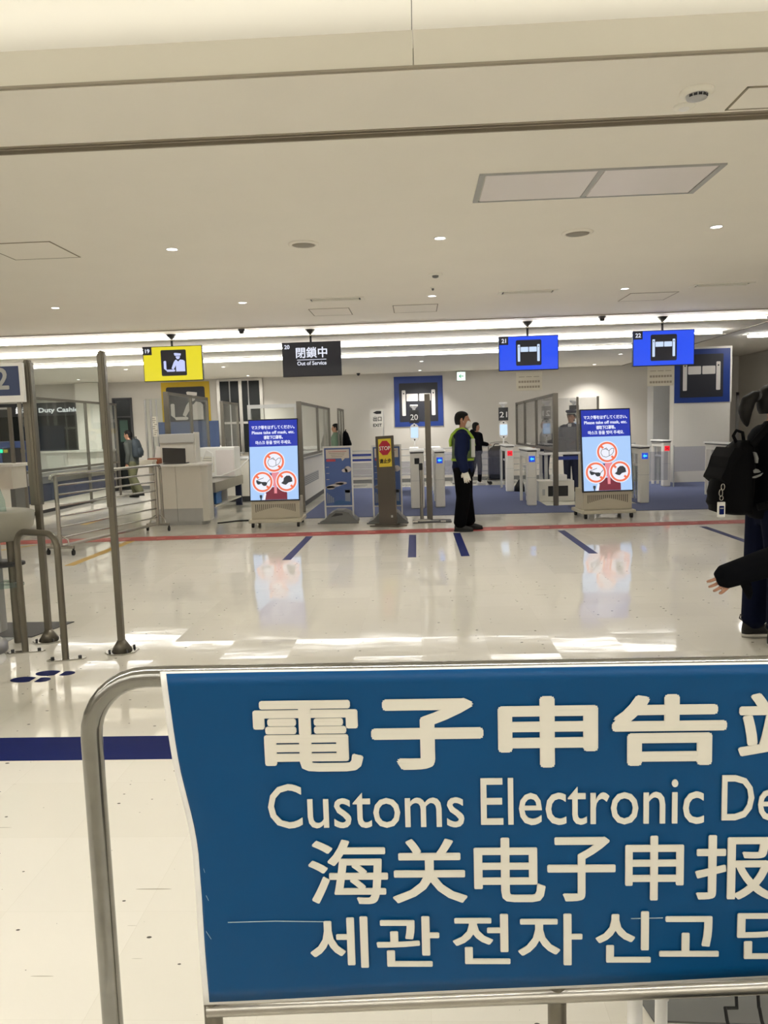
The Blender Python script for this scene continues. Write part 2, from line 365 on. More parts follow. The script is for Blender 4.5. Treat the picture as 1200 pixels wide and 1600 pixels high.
def slot_vent(x, y, l):
    t = thing('air_slot', 'white slot air diffuser with dark openings, ' + l, 'air vent', (x, y, CZ), group='slot air diffusers')
    link('frame', MB().box(-.33, .33, -.11, -.08, -.008, 0).box(-.33, .33, .08, .11, -.008, 0).box(-.33, -.29, -.08, .08, -.008, 0).box(.29, .33, -.08, .08, -.008, 0), M_CEIL2, t)
    link('opening', MB().box(-.29, .29, -.08, .08, -.002, 0), M_DGREY, t)
    for k in (-.03, .03): link('blade', MB().box(-.27, .27, k - .012, k + .012, -.014, -.002), M_CEIL2, t)
for x, l in ((-.89, 'leftmost'), (1.31, 'middle one'), (3.49, 'rightmost')): slot_vent(x, 9.05, l + ' of three')
def hatch(x0, x1, y0, y1, l):
    t = thing('access_hatch', 'flush ceiling access hatch outlined by a thin frame, ' + l, 'ceiling hatch', ((x0 + x1) / 2, (y0 + y1) / 2, CZ), group='flush ceiling hatches')
    e = .011
    link('frame', MB().box(x0, x1, y0, y0 + e, CZ - .004, CZ).box(x0, x1, y1 - e, y1, CZ - .004, CZ).box(x0, x0 + e, y0, y1, CZ - .004, CZ).box(x1 - e, x1, y0, y1, CZ - .004, CZ), M_LINE, t, True)
    link('lid', MB().box(x0 + e, x1 - e, y0 + e, y1 - e, CZ - .003, CZ), M_CEIL, t, True)
hatch(-1.3, -.79, 9.7, 10.28, 'left of the sprinkler'); hatch(-.25, .31, 9.66, 10.27, 'below the sprinkler'); hatch(2.57, 3.14, 9.42, 10.0, 'beside the rightmost air slot')
hatch(1.55, 2.15, 3.76, 4.02, 'at the top right corner'); hatch(-3.32, -2.76, 5.95, 6.5, 'at the left edge')
M_LAV = mat('pale_lavender_panel', rgb(242, 236, 233), .35, noise=.01)
t = thing('ceiling_panel_unit', 'flush pair of pale lavender ceiling panels in a thin frame', 'ceiling panel', (1.15, 5.1, CZ))
link('frame', MB().box(.42, 1.88, 4.82, 4.835, CZ - .01, CZ).box(.42, 1.88, 5.375, 5.39, CZ - .01, CZ).box(.42, .455, 4.835, 5.375, CZ - .01, CZ).box(1.845, 1.88, 4.835, 5.375, CZ - .01, CZ).box(1.135, 1.165, 4.835, 5.375, CZ - .006, CZ), M_LGREY, t, True)
for a, b in ((.462, 1.128), (1.172, 1.838)): link('panel', MB().box(a, b, 4.84, 5.37, CZ - .007, CZ), M_LAV, t, True)
def sprinkler(x, y, l, r=.05):
    t = thing('sprinkler', l, 'sprinkler', (x, y, CZ), group='ceiling detectors and sprinklers')
    link('plate', MB().lathe([(r, 0), (r, -.006), (r * .6, -.012), (r * .5, -.012)]), M_CEIL2, t)
    link('head', MB().lathe([(r * .45, -.01), (r * .4, -.028), (r * .2, -.034), (.001, -.034)], n=16), M_GREY, t)
sprinkler(.23, 7.83, 'white round sprinkler with grey head above the middle hatch', .075)
sprinkler(.22, 8.53, 'tiny flush sprinkler cap behind the larger sprinkler', .03)
t = thing('smoke_detector', 'large round smoke detector near the top right corner', 'smoke detector', (1.33, 3.78, CZ))
link('base', MB().lathe([(.075, 0), (.075, -.012), (.055, -.02)]), M_CEIL2, t); link('sensor', MB().lathe([(.05, -.018), (.045, -.034), (.02, -.04), (.001, -.04)]), M_LGREY, t)
for k in range(5): a = -PI / 2 + (k - 2) * .45; link('slit', MB().box(-.008, .008, -.002, .002, -.006, .006).xf(Matrix.Translation((.046 * math.cos(a), .046 * math.sin(a), -.028)) @ Matrix.Rotation(a + PI / 2, 4, 'Z')), M_BLACK, t)
t = thing('flush_detector', 'small pale flush detector beside the large smoke detector', 'smoke detector', (1.33, 3.95, CZ))
link('base', MB().lathe([(.05, 0), (.05, -.006), (.03, -.012)]), M_CEIL2, t); link('cap', MB().lathe([(.026, -.01), (.02, -.018), (.001, -.02)]), M_PURE, t)
def cctv(x, y, l, z=CZ):
    t = thing('dome_camera', l, 'camera', (x, y, z), group='black dome cameras')
    link('mount', MB().lathe([(.05, 0), (.05, -.02), (.04, -.03)], n=18), M_DGREY, t); link('dome', MB().lathe([(.04, -.03), (.036, -.05), (.02, -.066), (.001, -.07)], n=18), M_BLACK, t)
cctv(-2.5, 11.3, 'black dome camera between the yellow and the out of service screens'); cctv(2.7, 11.35, 'black dome camera between screens 21 and 22')
p = AT(560, 587, 20.9); cctv(p.x, 20.9, 'black dome camera at the top of the back wall')

# ------------------------------------------------------------------ things on the back wall
def gate_pictogram(par, cx, cz, s, y, mb_, mw, M=None, r=.06):
    """black square with the white e-gate symbol, s = side"""
    flat('symbol_field', [rrect(cx, cz, s, s, s * r)], y, mb_, par, M=M)
    y2 = y - .002
    for sg in (-1, 1):
        flat('gate_post', [rrect(cx + sg * s * .385, cz + s * .02 - s * .03, s * .095, s * .66, s * .02)], y2, mw, par, M=M)
        flat('gate_flap', [rrect(cx + sg * s * .165, cz + s * .13, s * .30, s * .19, s * .02)], y2, mw, par, M=M)
        flat('sensor_dot', [disc(cx + sg * s * .385, cz + s * .235, s * .02, 12)], y2 - .002, mb_, par, M=M)
a, b = AT(615, 589, YB - .02), AT(693, 665, YB - .02)
cx, cz, W, H = (a.x + b.x) / 2, (a.z + b.z) / 2, b.x - a.x, a.z - b.z
t = thing('gate_poster', 'square blue wall poster with white electronic gate symbol above lane 20', 'poster', (cx, YB - .02, b.z), group='blue gate posters')
link('board', MB().box(-W / 2, W / 2, 0, .018, 0, H), M_BSCREEN, t); gate_pictogram(t, 0, H * .48, W * .79, -.0005, M_PBLACK, M_PWHITE, r=.02)
a, b = AT(251, 598, YB - .02), AT(331, 680, YB - .02)
W = b.x - a.x; cx = (a.x + b.x) / 2; zb = a.z - W
t = thing('inspection_poster', 'square yellow wall poster with white customs officer symbol behind counter 19', 'poster', (cx, YB - .02, zb))
link('board', MB().box(-W / 2, W / 2, 0, .018, 0, W), M_PYEL, t)
def officer_pictogram(par, cx, cz, s, y, mb_, mw, M=None):
    flat('symbol_field', [rrect(cx, cz, s, s, s * .05)], y, mb_, par, M=M); y2 = y - .002
    X = lambda u: cx + (u - .5) * s
    Z = lambda v: cz + (.5 - v) * s
    P = lambda l: [(X(u), Z(v)) for u, v in l]
    flat('figure_cap', [P([(.52, .14), (.56, .12), (.80, .15), (.79, .23), (.55, .23), (.54, .2)])], y2, mw, par, M=M)
    flat('figure_head', [[(X(.675) + s * .085 * math.cos(q), Z(.25) + s * .12 * math.sin(q)) for q in [PI + PI * k / 10 for k in range(11)]]], y2, mw, par, M=M)
    flat('figure_body', [P([(.56, .40), (.60, .38), (.68, .46), (.76, .38), (.88, .40), (.94, .46), (.94, .84), (.58, .84), (.58, .60), (.48, .76), (.40, .72), (.50, .48)])], y2, mw, par, M=M)
    flat('figure_suitcase', [P([(.10, .44), (.12, .42), (.18, .42), (.20, .44), (.20, .76), (.50, .76), (.54, .78), (.54, .82), (.50, .84), (.22, .84), (.20, .80), (.10, .72)])], y2, mw, par, M=M)
officer_pictogram(t, 0, W * .5, W * .80, -.0005, M_PBLACK, M_PWHITE)
# dark steel-framed window above the counters
a, b = AT(338, 593, YB - .02), AT(415, 700, YB - .02)
wd = struct('window_1', MB().box(a.x, b.x, YB - .02, YB - .001, .9, a.z), M_DKGLASS)
fr = MB()
for x in (a.x, (a.x + b.x) / 2 - .03, b.x - .09): fr.box(x, x + .09, YB - .06, YB, .9, a.z)
for z in (.9, 1.75, a.z - .06): fr.box(a.x, b.x, YB - .055, YB, z, z + .06)
link('window_frame', fr, M_STEEL, wd)
for x in (a.x + .34, b.x - .42): link('mullion', MB().box(x, x + .03, YB - .04, YB, .96, a.z - .06), M_LGREY, wd)
# emergency exit sign
a, b = AT(714, 581, 21.1), AT(727, 594, 21.1)
t = thing('exit_light', 'small lit emergency exit sign with green arrow at the back wall', 'exit sign', ((a.x + b.x) / 2, 21.1, b.z))
W = b.x - a.x; link('box', MB().box(-W / 2 - .01, W / 2 + .01, .004, .2, -.01, W + .01), M_PURE, t)
link('lit_face', MB().box(-W / 2, W / 2, 0, .006, 0, W), glow('exit_white', rgb(214, 244, 226), 1.6), t)
G = glow('exit_green', rgb(20, 160, 96), 1.0)
flat('arrow', [[(-W * .3, W * .5), (-W * .02, W * .75), (W * .04, W * .70), (-W * .12, W * .55), (W * .3, W * .55), (W * .3, W * .45), (-W * .12, W * .45), (W * .04, W * .30), (-W * .02, W * .25)]], -.001, G, t)
link('hanger', MB().box(-.02, .02, .1, .14, W, CZ - b.z), M_PURE, t)

# left end of the back wall: cashier window, dark doorway, pier
fz0, fz1 = AT(60, 650, YB).z, AT(60, 630, YB).z
t = thing('cashier_fascia', 'dark fascia board with white lettering above the cashier window', 'sign', (-11.2, YB - .1, fz0))
link('board', MB().box(-13.1, -9.46, YB - .1, YB - .001, fz0, fz1), mat('fascia_black', rgb(38, 40, 44), .4), t, True)
ML = glow('fascia_letters', (.95, .95, .92), 1.0)
a = AT(61, 644.5, YB - .1); b = AT(117, 642.5, YB - .1)
text('lettering', 'Duty Cashier', a.x + 11.2, a.z - fz0 + .0, .17, -.001, ML, t, width=(b.x - a.x) * 1.19, bold=.006)
a = AT(25, 646, YB - .1); text('lettering', '納税', a.x + 11.2, a.z - fz0, .2, -.001, ML, t, bold=.006)
wd = struct('window_2', MB().box(-13.1, -9.46, YB - .03, YB, 1.17, fz0), M_DKGLASS)
fm = MB()
for x in (-13.1, -11.75, -10.62, -9.50): fm.box(x, x + .04, YB - .05, YB, 1.17, fz0)
link('window_frame', fm.box(-13.1, -9.46, YB - .05, YB, 1.15, 1.2), M_DGREY, wd)
t = thing('cashier_counter', 'white cashier counter front with pale panels under the dark window', 'counter', (-11, 21.0, 0))
link('top', MB().box(-13.0, -8.4, 20.62, 21.24, 1.10, 1.16, .008), M_WHITE, t, True)
for i in range(4): link('front_panel', MB().box(-13.0 + i * 1.15, -13.0 + i * 1.15 + 1.14, 20.7, 20.74, .12, 1.1), M_WHITE, t, True)
link('plinth', MB().box(-13.0, -8.4, 20.75, 21.2, 0, .12), M_DGREY, t, True)
t = thing('wall_pier', 'white wall pier right of the cashier lettering', 'pier', (-8.95, 20.95, 0))
a, b = AT(119, 640, 20.9), AT(155, 640, 20.9)
link('shaft', MB().box(a.x, b.x, 20.9, YB - .06, 1.17, CZ - .01), M_WHITE, t, True)
link('edge_strip', MB().box(b.x, b.x + .12, 20.95, YB - .06, 1.17, CZ - .01), M_DGREY, t, True)
a, b = AT(178, 625, YB - .02), AT(207, 690, YB - .02)
dr = struct('door_1', MB().box(a.x, b.x, YB - .02, YB, 0, a.z), M_DKGLASS)
link('door_frame', MB().box(a.x - .05, a.x, YB - .05, YB, 0, a.z + .05).box(b.x, b.x + .05, YB - .05, YB, 0, a.z + .05).box(a.x, b.x, YB - .05, YB, a.z, a.z + .05).box(a.x, b.x, YB - .04, YB, 2.02, 2.06), M_DGREY, dr)
link('green_notice', MB().box(a.x + .12, b.x - .1, YB - .026, YB - .02, 1.35, 1.95), mat('green_board', rgb(48, 74, 62), .6), dr)

# right end: column, panel with poster, door
a, b = AT(1021, 600, 19.4), AT(1049, 690, 19.4)
single('column', MB().box(a.x, b.x, 19.4, 19.9, 0, CZ - .002, .01).box(a.x - .01, b.x + .01, 19.39, 19.91, 0, .1), M_LGREY, 'plain square pale grey column behind the red crossed gate', 'column', loc=((a.x + b.x) / 2, 19.65, 0))
PY = 18.6
a, b, c = AT(1053, 600, PY), AT(1143, 540, PY), AT(1143, 628, PY)
t = thing('poster_wall_unit', 'tall white freestanding panel with blue gate poster on its upper half', 'display panel', ((a.x + b.x) / 2, PY, 0))
W = b.x - a.x; TZ = min(b.z, 3.34)
link('panel', MB().box(-W / 2, W / 2, .02, .30, 0, c.z), M_WHITE, t)
link('head_panel', MB().box(-W / 2, W / 2 + .03, .02, .30, c.z, TZ), M_WHITE, t)
link('poster', MB().box(-W / 2 + .015, W / 2 - .02, 0, .02, c.z + .01, TZ - .05), M_BSCREEN, t)
gate_pictogram(t, -.02, (c.z + TZ) / 2 - .02, W * .76, -.0005, M_PBLACK, M_PWHITE, r=.02)
a, b = AT(1150, 613, 24), AT(1186, 613, 24)
dr = struct('door_2', MB().box(a.x + .1, b.x - .02, 23.96, 24, 0, a.z - .08), M_WALL)
link('door_frame', MB().box(a.x, a.x + .1, 23.93, 24, 0, a.z).box(b.x - .02, b.x + .08, 23.93, 24, 0, a.z).box(a.x, b.x + .08, 23.93, 24, a.z - .1, a.z), M_LGREY, dr)
link('closer', MB().box(a.x + .2, b.x - .1, 23.9, 23.96, a.z - .17, a.z - .1), M_GREY, dr)
a = AT(1016, 622, YB - .02); dr = struct('door_3', MB().box(a.x - .01, a.x + .9, YB - .03, YB, 0, a.z), M_WALL)
link('door_frame', MB().box(a.x - .07, a.x - .01, YB - .05, YB, 0, a.z + .06).box(a.x - .07, a.x + .9, YB - .05, YB, a.z, a.z + .06), M_LGREY, dr)
#SPLIT
# ------------------------------------------------------------------ floor markings and carpets
def carpet(name, poly, label):
    return tag(link(name, MB().slab(poly, .0005, .008), M_CARPET), label, 'carpet', 'blue grey carpets of the gate lanes')
carpet('carpet', [(-2.02, 13.06), (8.6, 12.9), (8.6, 19.3), (4.0, 19.3), (4.0, 14.1), (2.35, 14.1), (2.35, 19.3), (-2.0, 19.5)], 'blue grey carpet covering the electronic gate lanes')
def tape(name, poly, m, label, grp=None, h=.0012):
    return tag(link(name, MB().slab(poly, .0002, h), m), label, 'floor marking', grp)
for x, y0, y1, l, m in ((-1.56, 8.85, 10.82, 'leftmost, in front of the left mask kiosk', M_TAPE2), (-.085, 8.83, 10.72, 'second from left, in front of the dark stop stand', M_TAPE2), (.535, 8.83, 10.80, 'at the feet of the officer', M_TAPE),
                     (2.0, 8.82, 10.8, 'in front of the right mask kiosk', M_TAPE2), (3.98, 9.3, 10.85, 'rightmost, beside the backpack', M_TAPE2)):
    tape('lane_stripe', [(x - .05, y0), (x + .05, y0), (x + .05, y1), (x - .05, y1)], m, 'short blue floor stripe, ' + l, 'blue lane stripes')
a, b, c, d = FL(0, 851.5), FL(0, 845.5), FL(1150, 812.5), FL(1150, 818)
t = thing('red_line', 'long red stop line with worn white print across the floor', 'floor marking', (0, 11.05, 0))
ext = lambda p, q, x: p.y + (q.y - p.y) * (x - p.x) / (q.x - p.x)
y0 = lambda x: ext(a, d, x)
y1 = lambda x: ext(b, c, x)
link('tape', MB().slab([(-9, y0(-9)), (7.5, y0(7.5)), (7.5, y1(7.5)), (-9, y1(-9))], .0002, .0012), M_RED, t, True)
mb = MB(); x = -8.6
while x < 7.2:
    L_ = random.uniform(.03, .16); y = (y0(x) + y1(x)) / 2 + random.uniform(-.03, .03)
    mb.slab([(x, y - .03), (x + L_, y - .03), (x + L_, y + .04), (x, y + .04)], .0012, .0016); x += L_ + random.uniform(.04, .45)
o = link('worn_print', mb, mat('worn_white_print', rgb(206, 128, 118), .5), t, True); o['kind'] = 'stuff'
tape('wide_line', [(-6, 3.385), (3, 3.385), (3, 3.66), (-6, 3.66)], M_TAPE, 'broad dark blue line across the floor behind the near barrier')
a, b = FL(108, 884), FL(206, 845); tape('diagonal_line', [(a.x - .06, a.y), (a.x + .06, a.y), (b.x + .06, b.y), (b.x - .06, b.y)], M_YEL, 'faded yellow floor line running under the rolling railing')
a, b = FL(0, 865), FL(48, 852); tape('diagonal_line', [(a.x - .7, a.y - .5), (a.x - .7 + .1, a.y - .5), (b.x + .1, b.y), (b.x, b.y)], M_YEL, 'faded yellow floor line at the left edge')
a = FL(130, 820); tape('diagonal_line', [(a.x - .06, a.y), (a.x + .06, a.y), (a.x + .06, a.y + 1.2), (a.x - .06, a.y + 1.2)], M_YEL, 'faded yellow floor line end between railing and red line')
# dark mats at the left
single('floor_mat', MB().slab([(-4.2, 5.62), FL(50, 996)[:2], FL(116, 972)[:2], (-4.2, 6.08)], .0005, .006), M_DGREY, 'dark grey rubber mat at the left behind the bent tube rail', 'mat')
single('floor_mat', MB().slab([(-4.2, 5.2), FL(4, 1007)[:2], FL(25, 996)[:2], (-4.2, 5.6)], .0005, .004), mat('pale_mat', rgb(150, 154, 154), .5), 'small pale mat corner at the left edge', 'mat')
# footprints
def footprint(px, py, ang, l):
    c = FL(px, py); t = thing('footprint_sticker', 'blue footprint sticker on the floor, ' + l, 'sticker', (c.x, c.y, 0), ang, 'blue footprint stickers')
    link('sole', MB().slab([(.03 + .085 * math.cos(k * PI / 12) * (1 if math.cos(k * PI / 12) > 0 else 1), .055 * math.sin(k * PI / 12)) for k in range(24) if math.cos(k * PI / 12) > -.75], .0002, .0014), M_TAPE, t)
    link('heel', MB().slab([(-.09 + .055 * math.cos(k * PI / 12), .045 * math.sin(k * PI / 12)) for k in range(24) if math.cos(k * PI / 12) < .55], .0002, .0014), M_TAPE, t)
footprint(44, 1062, R(176), 'the nearer one'); footprint(83, 1052, R(176), 'the farther one under the bent tube rail')

# ------------------------------------------------------------------ hanging screens
def hang_sign(x0, y0, x1, y1, label):
    Y = 11.6; a, b = AT(x0, y0, Y), AT(x1, y1, Y); cx = (a.x + b.x) / 2; W = b.x - a.x; H = W * .575; zb = (a.z + b.z) / 2 - H / 2
    t = thing('hanging_screen', label, 'screen', (cx, Y, zb), group='hanging lane screens')
    link('casing', MB().box(-W / 2, W / 2, .004, .06, 0, H, .003), M_BLACK, t)
    link('hanger_pole', MB().cyl((-.01, .04, H), (-.01, .04, CZ - zb - .05), .016), M_BLACK, t)
    link('ceiling_cup', MB().lathe([(.02, CZ - zb - .07), (.085, CZ - zb - .012), (.085, CZ - zb - .001)], c=(-.01, .04), n=20), M_BLACK, t)
    return t, W, H
NUM = glow('screen_white', rgb(236, 240, 255), 1.0)
def number(t, W, H, s, box=True):
    if box: flat('number_box', [rrect(-W / 2 + .075, H - .065, .13, .12)], .0005, BLK, t)
    text('number', s, -W / 2 + .075, H - .094, .082, -.002, NUM, t, 'CENTER', bold=.0018)
BLK = glow('screen_black', rgb(24, 26, 36), .8); BLU = glow('screen_blue', rgb(30, 80, 244), 1.0); YLW = glow('screen_yellow', rgb(236, 222, 40), .95)
BLW = glow('screen_bluewhite', rgb(206, 226, 255), 1.0); LAV = glow('screen_lavender', rgb(200, 208, 252), 1.0)
t, W, H = hang_sign(222, 541, 318, 595, 'lit yellow hanging screen number 19 with officer symbol')
flat('screen', [rrect(0, H / 2, W - .02, H - .02)], .004, YLW, t); officer_pictogram(t, .015, H * .52, H * .74, .001, BLK, LAV); number(t, W, H, '19')
t, W, H = hang_sign(440, 533, 534, 589, 'dark hanging screen number 20 reading out of service')
flat('screen', [rrect(0, H / 2, W - .02, H - .02)], .004, BLK, t); number(t, W, H, '20', False)
text('lettering', '閉鎖中', 0, H * .57, .165, .001, NUM, t, 'CENTER', bold=.003); text('lettering', 'Out of Service', 0, H * .33, .08, .001, NUM, t, 'CENTER', bold=.0012, width=.435)
flat('rule', [rrect(0, H * .485, .44, .008)], .001, NUM, t)
for (q, n, l) in (((779, 524, 873, 579), '21', 'lit blue hanging screen 21 with gate symbol, left of the other blue screen'), ((989, 516, 1085, 571), '22', 'lit blue hanging screen 22 with gate symbol, overlapping the far blue poster')):
    t, W, H = hang_sign(*q, l)
    flat('screen', [rrect(0, H / 2, W - .02, H - .02)], .004, BLU, t); gate_pictogram(t, .0, H * .51, H * .74, .001, BLK, BLW); number(t, W, H, n)
for q, l in (((807, 583, 848, 609), 'below the left blue screen'), ((1013, 573, 1055, 602), 'in front of the pale column')):
    a, b = AT(q[0], q[1], 11.62), AT(q[2], q[3], 11.62); W = b.x - a.x; H = a.z - b.z
    t = thing('paper_notice', 'white paper notice with three lines of small print, ' + l, 'notice', ((a.x + b.x) / 2, 11.62, b.z), group='paper notices under the screens')
    link('sheet', MB().box(-W / 2, W / 2, .045, .049, 0, H + .012), M_PAPER, t)
    for z, h_, k in ((H * .78, .008, 3), (H * .5, .032, 8), (H * .2, .032, 8)):
        for i in range(k):
            x0 = -W * .42 + W * .84 * i / k; flat('print_mark', [rrect(x0 + W * .4 / k, z, W * .84 / k * .78, h_)], .0445, mat('pale_ink', rgb(168, 160, 146), .8), t)

# ------------------------------------------------------------------ mask kiosks
def kiosk(px0, px1, py, rz, label):
    a, b = FL(*px0), FL(*px1); c = (a + b) / 2; W = .78
    t = thing('information_kiosk', label, 'kiosk', (c.x, c.y + .30, 0), rz, 'screen kiosks')
    link('base_plate', MB().box(-.42, .42, -.33, .33, .075, .13, .012), M_CREAM, t)
    body = link('cabinet', MB().box(-.385, .385, -.24, .22, .13, .46, .01).box(-.34, .34, .0, .2, .46, 1.0, .01), M_CREAM, t)
    for i in range(21):
        x = (i - 10) * .031; h_ = .045 + .075 * (abs(i - 10) / 10) ** 1.2
        link('vent_slot', MB().box(x - .006, x + .006, -.243, -.238, .36 - h_, .365), M_CREAMD, body)
    for sx in (-.36, .36):
        for sy in (-.28, .28):
            link('caster', MB().cyl((sx - .018, sy, .04), (sx + .018, sy, .04), .04, 16).box(sx - .02, sx + .02, sy - .015, sy + .03, .05, .08), M_RUB, t)
    M = Matrix.Translation((0, -.27, .415)) @ Matrix.Rotation(R(-7.5), 4, 'X'); SH = 1.30
    link('screen_casing', MB().box(-.395, .395, .0, .07, 0, SH, .006).xf(M), M_BLACK, t)
    S = lambda n, p, y, m: flat(n, p, y, m, t, M=M)
    UP = SH * .665
    S('screen', [[(-.38, .02), (.38, .02), (.38, UP), (-.38, UP)]], 0, glow('kiosk_lightblue', rgb(166, 200, 244), 1.05))
    S('screen_header', [[(-.38, UP), (.38, UP), (.38, SH - .02), (-.38, SH - .02)]], 0, glow('kiosk_blue', rgb(8, 44, 176), .95))
    T = lambda s, z, sz, wd: text('lettering', s, 0, z, sz, -.002, NUM, t, 'CENTER', bold=.0018, width=wd, M=M)
    T('マスク等をはずしてください。', SH - .155, .062, .68); T('Please take off mask, etc.', SH - .235, .066, .67); T('请取下口罩等。', SH - .315, .062, .30); T('마스크 등을 벗어 주세요.', SH - .395, .062, .56)
    MRN = glow('kiosk_maroon', rgb(122, 24, 52), .9); PNK = glow('kiosk_pink', rgb(232, 138, 148), 1); ORG = glow('kiosk_orange', rgb(242, 112, 74), 1); WHT = glow('kiosk_white', rgb(238, 240, 252), 1); DRK = glow('kiosk_dark', rgb(34, 42, 52), 1); NVY = glow('kiosk_navy', rgb(44, 38, 92), 1)
    S('figure_body', [[(-.15, .022), (.20, .022), (.20, .12), (.16, .22), (-.10, .22), (-.14, .12)]], -.002, MRN)
    S('figure_hair', [[(-.10, .44), (.14, .44), (.08, .36), (-.05, .36)]], -.0022, NVY)
    S('figure_neck', [[(-.05, .24), (.09, .24), (.075, .46), (-.035, .46)], [(-.003, .12), (.04, .12), (.04, .25), (-.003, .25)]], -.0035, PNK)
    S('figure_arm', [[(-.19, .022), (-.15, .022), (-.13, .12), (-.16, .13)]], -.0025, WHT)
    S('charger', [[(-.225, .022), (-.205, .022), (-.205, .05), (-.195, .06), (-.195, .10), (-.235, .10), (-.235, .06), (-.225, .05)]], -.003, DRK)
    for (cx, cz, kind) in ((.005, .62, 0), (-.185, .305, 1), (.195, .31, 2)):
        S('sign_disc', [disc(cx, cz, .172)], -.006, WHT)
        ring('sign_ring', cx, cz, .158, .128, -.0085, ORG, t, M=M)
        for q in ((-.105, -.06), (.065, .108)):
            c0, c1 = q; S('sign_bar', [[(cx + c0 - .012, cz - c0 - .012), (cx + c0 + .012, cz - c0 + .012), (cx + c1 + .012, cz - c1 + .012), (cx + c1 - .012, cz - c1 - .012)]], -.0085, ORG)
        y = -.011
        if kind == 0:
            def stroke(pts, n_='mask_outline'):
                for p, q in zip(pts, pts[1:]):
                    d = Vector((q[0] - p[0], q[1] - p[1])); k = Vector((-d.y, d.x)).normalized() * .0035
                    S(n_, [[(cx + p[0] + k.x, cz + p[1] + k.y), (cx + q[0] + k.x, cz + q[1] + k.y), (cx + q[0] - k.x, cz + q[1] - k.y), (cx + p[0] - k.x, cz + p[1] - k.y)]], y, DRK)
            stroke([(-.10, -.01), (-.085, .035), (-.03, .05), (.03, .02), (.03, -.06), (-.02, -.08), (-.075, -.065), (-.10, -.01)])
            stroke([(.03, .02), (.07, .055), (.105, .055), (.10, .0), (.07, -.04), (.03, -.06)]); stroke([(-.06, .04), (-.01, .065), (.01, .03)])
        elif kind == 1:
            S('sunglasses', [[(cx + u, cz + v) for u, v in ((-.10, .03), (-.01, .0), (.05, .0), (.075, -.02), (.06, -.06), (.02, -.065), (-.005, -.045), (-.02, -.02), (-.04, -.035), (-.075, -.04), (-.095, -.01))]], y, DRK)
            S('glasses_arm', [[(cx + .065, cz - .01), (cx + .07, cz - .018), (cx + .12, cz + .035), (cx + .115, cz + .042)], [(cx - .09, cz + .03), (cx - .088, cz + .022), (cx + .02, cz + .062), (cx + .018, cz + .07)]], y, DRK)
        else:
            S('cap', [[(cx + u, cz + v) for u, v in ((-.085, -.03), (-.05, .0), (-.04, .05), (.0, .085), (.05, .085), (.085, .05), (.095, -.01), (.03, -.025), (-.01, -.06), (-.05, -.05))]], y, DRK)
    return t
kiosk((392, 825), (468, 823), 0, R(1.5), 'cream kiosk with lit no-mask screen at left, before the out of service lane')
kiosk((908, 812), (990, 808), 0, R(4), 'cream kiosk with lit no-mask screen at right, before lane 22')

# ------------------------------------------------------------------ stop stand, poster stands, exit board, stanchion
c = FL(607, 822); t = thing('stop_stand', 'tall dark taupe stand with yellow stop notice', 'sign stand', (c.x, c.y, 0), R(-14))
link('foot_plate', MB().slab([(-.27, -.10), (.20, -.14), (.29, .02), (.17, .16), (-.17, .15)], 0, .015).slab([(-.20, -.05), (.14, -.07), (.17, .05), (.1, .1), (-.13, .1)], .015, .04), M_STAND, t)
M = Matrix.Translation((0, .0, .03)) @ Matrix.Rotation(R(-2.2), 4, 'Y') @ Matrix.Rotation(R(-4), 4, 'X')
link('board', MB().box(-.14, .14, -.02, .03, 0, 1.36, .004).xf(M), M_STAND, t)
flat('notice', [rrect(0.005, 1.10, .205, .43)], -.0205, mat('notice_yellow', rgb(226, 202, 62), .6), t, M=M)
OC = [(0.005 + .098 * math.cos(R(22.5 + 45 * k)), 1.175 + .118 * math.sin(R(22.5 + 45 * k))) for k in range(8)]
flat('octagon', [OC], -.023, mat('stop_red', rgb(178, 32, 56), .6), t, M=M)
text('lettering', 'STOP', .005, 1.142, .082, -.0255, M_PURE, t, 'CENTER', bold=.001, width=.175, M=M)
text('lettering', '请止步', .005, .945, .075, -.023, M_INK, t, 'CENTER', bold=.002, width=.185, M=M)
flat('small_plate', [rrect(.07, .12, .03, .035)], -.0205, M_LGREY, t, M=M)
M_PB = mat('poster_sky_blue', rgb(72, 98, 158), .5, noise=.12, nscale=3); M_CLOUD = mat('poster_cloud', rgb(192, 188, 190), .6); M_BUB = mat('poster_bubble', rgb(206, 198, 190), .6); M_PRED = mat('poster_red', rgb(176, 68, 82), .6); M_TOWER = mat('poster_tower', rgb(128, 138, 158), .6); M_SEA = mat('poster_sea', rgb(58, 96, 146), .6)
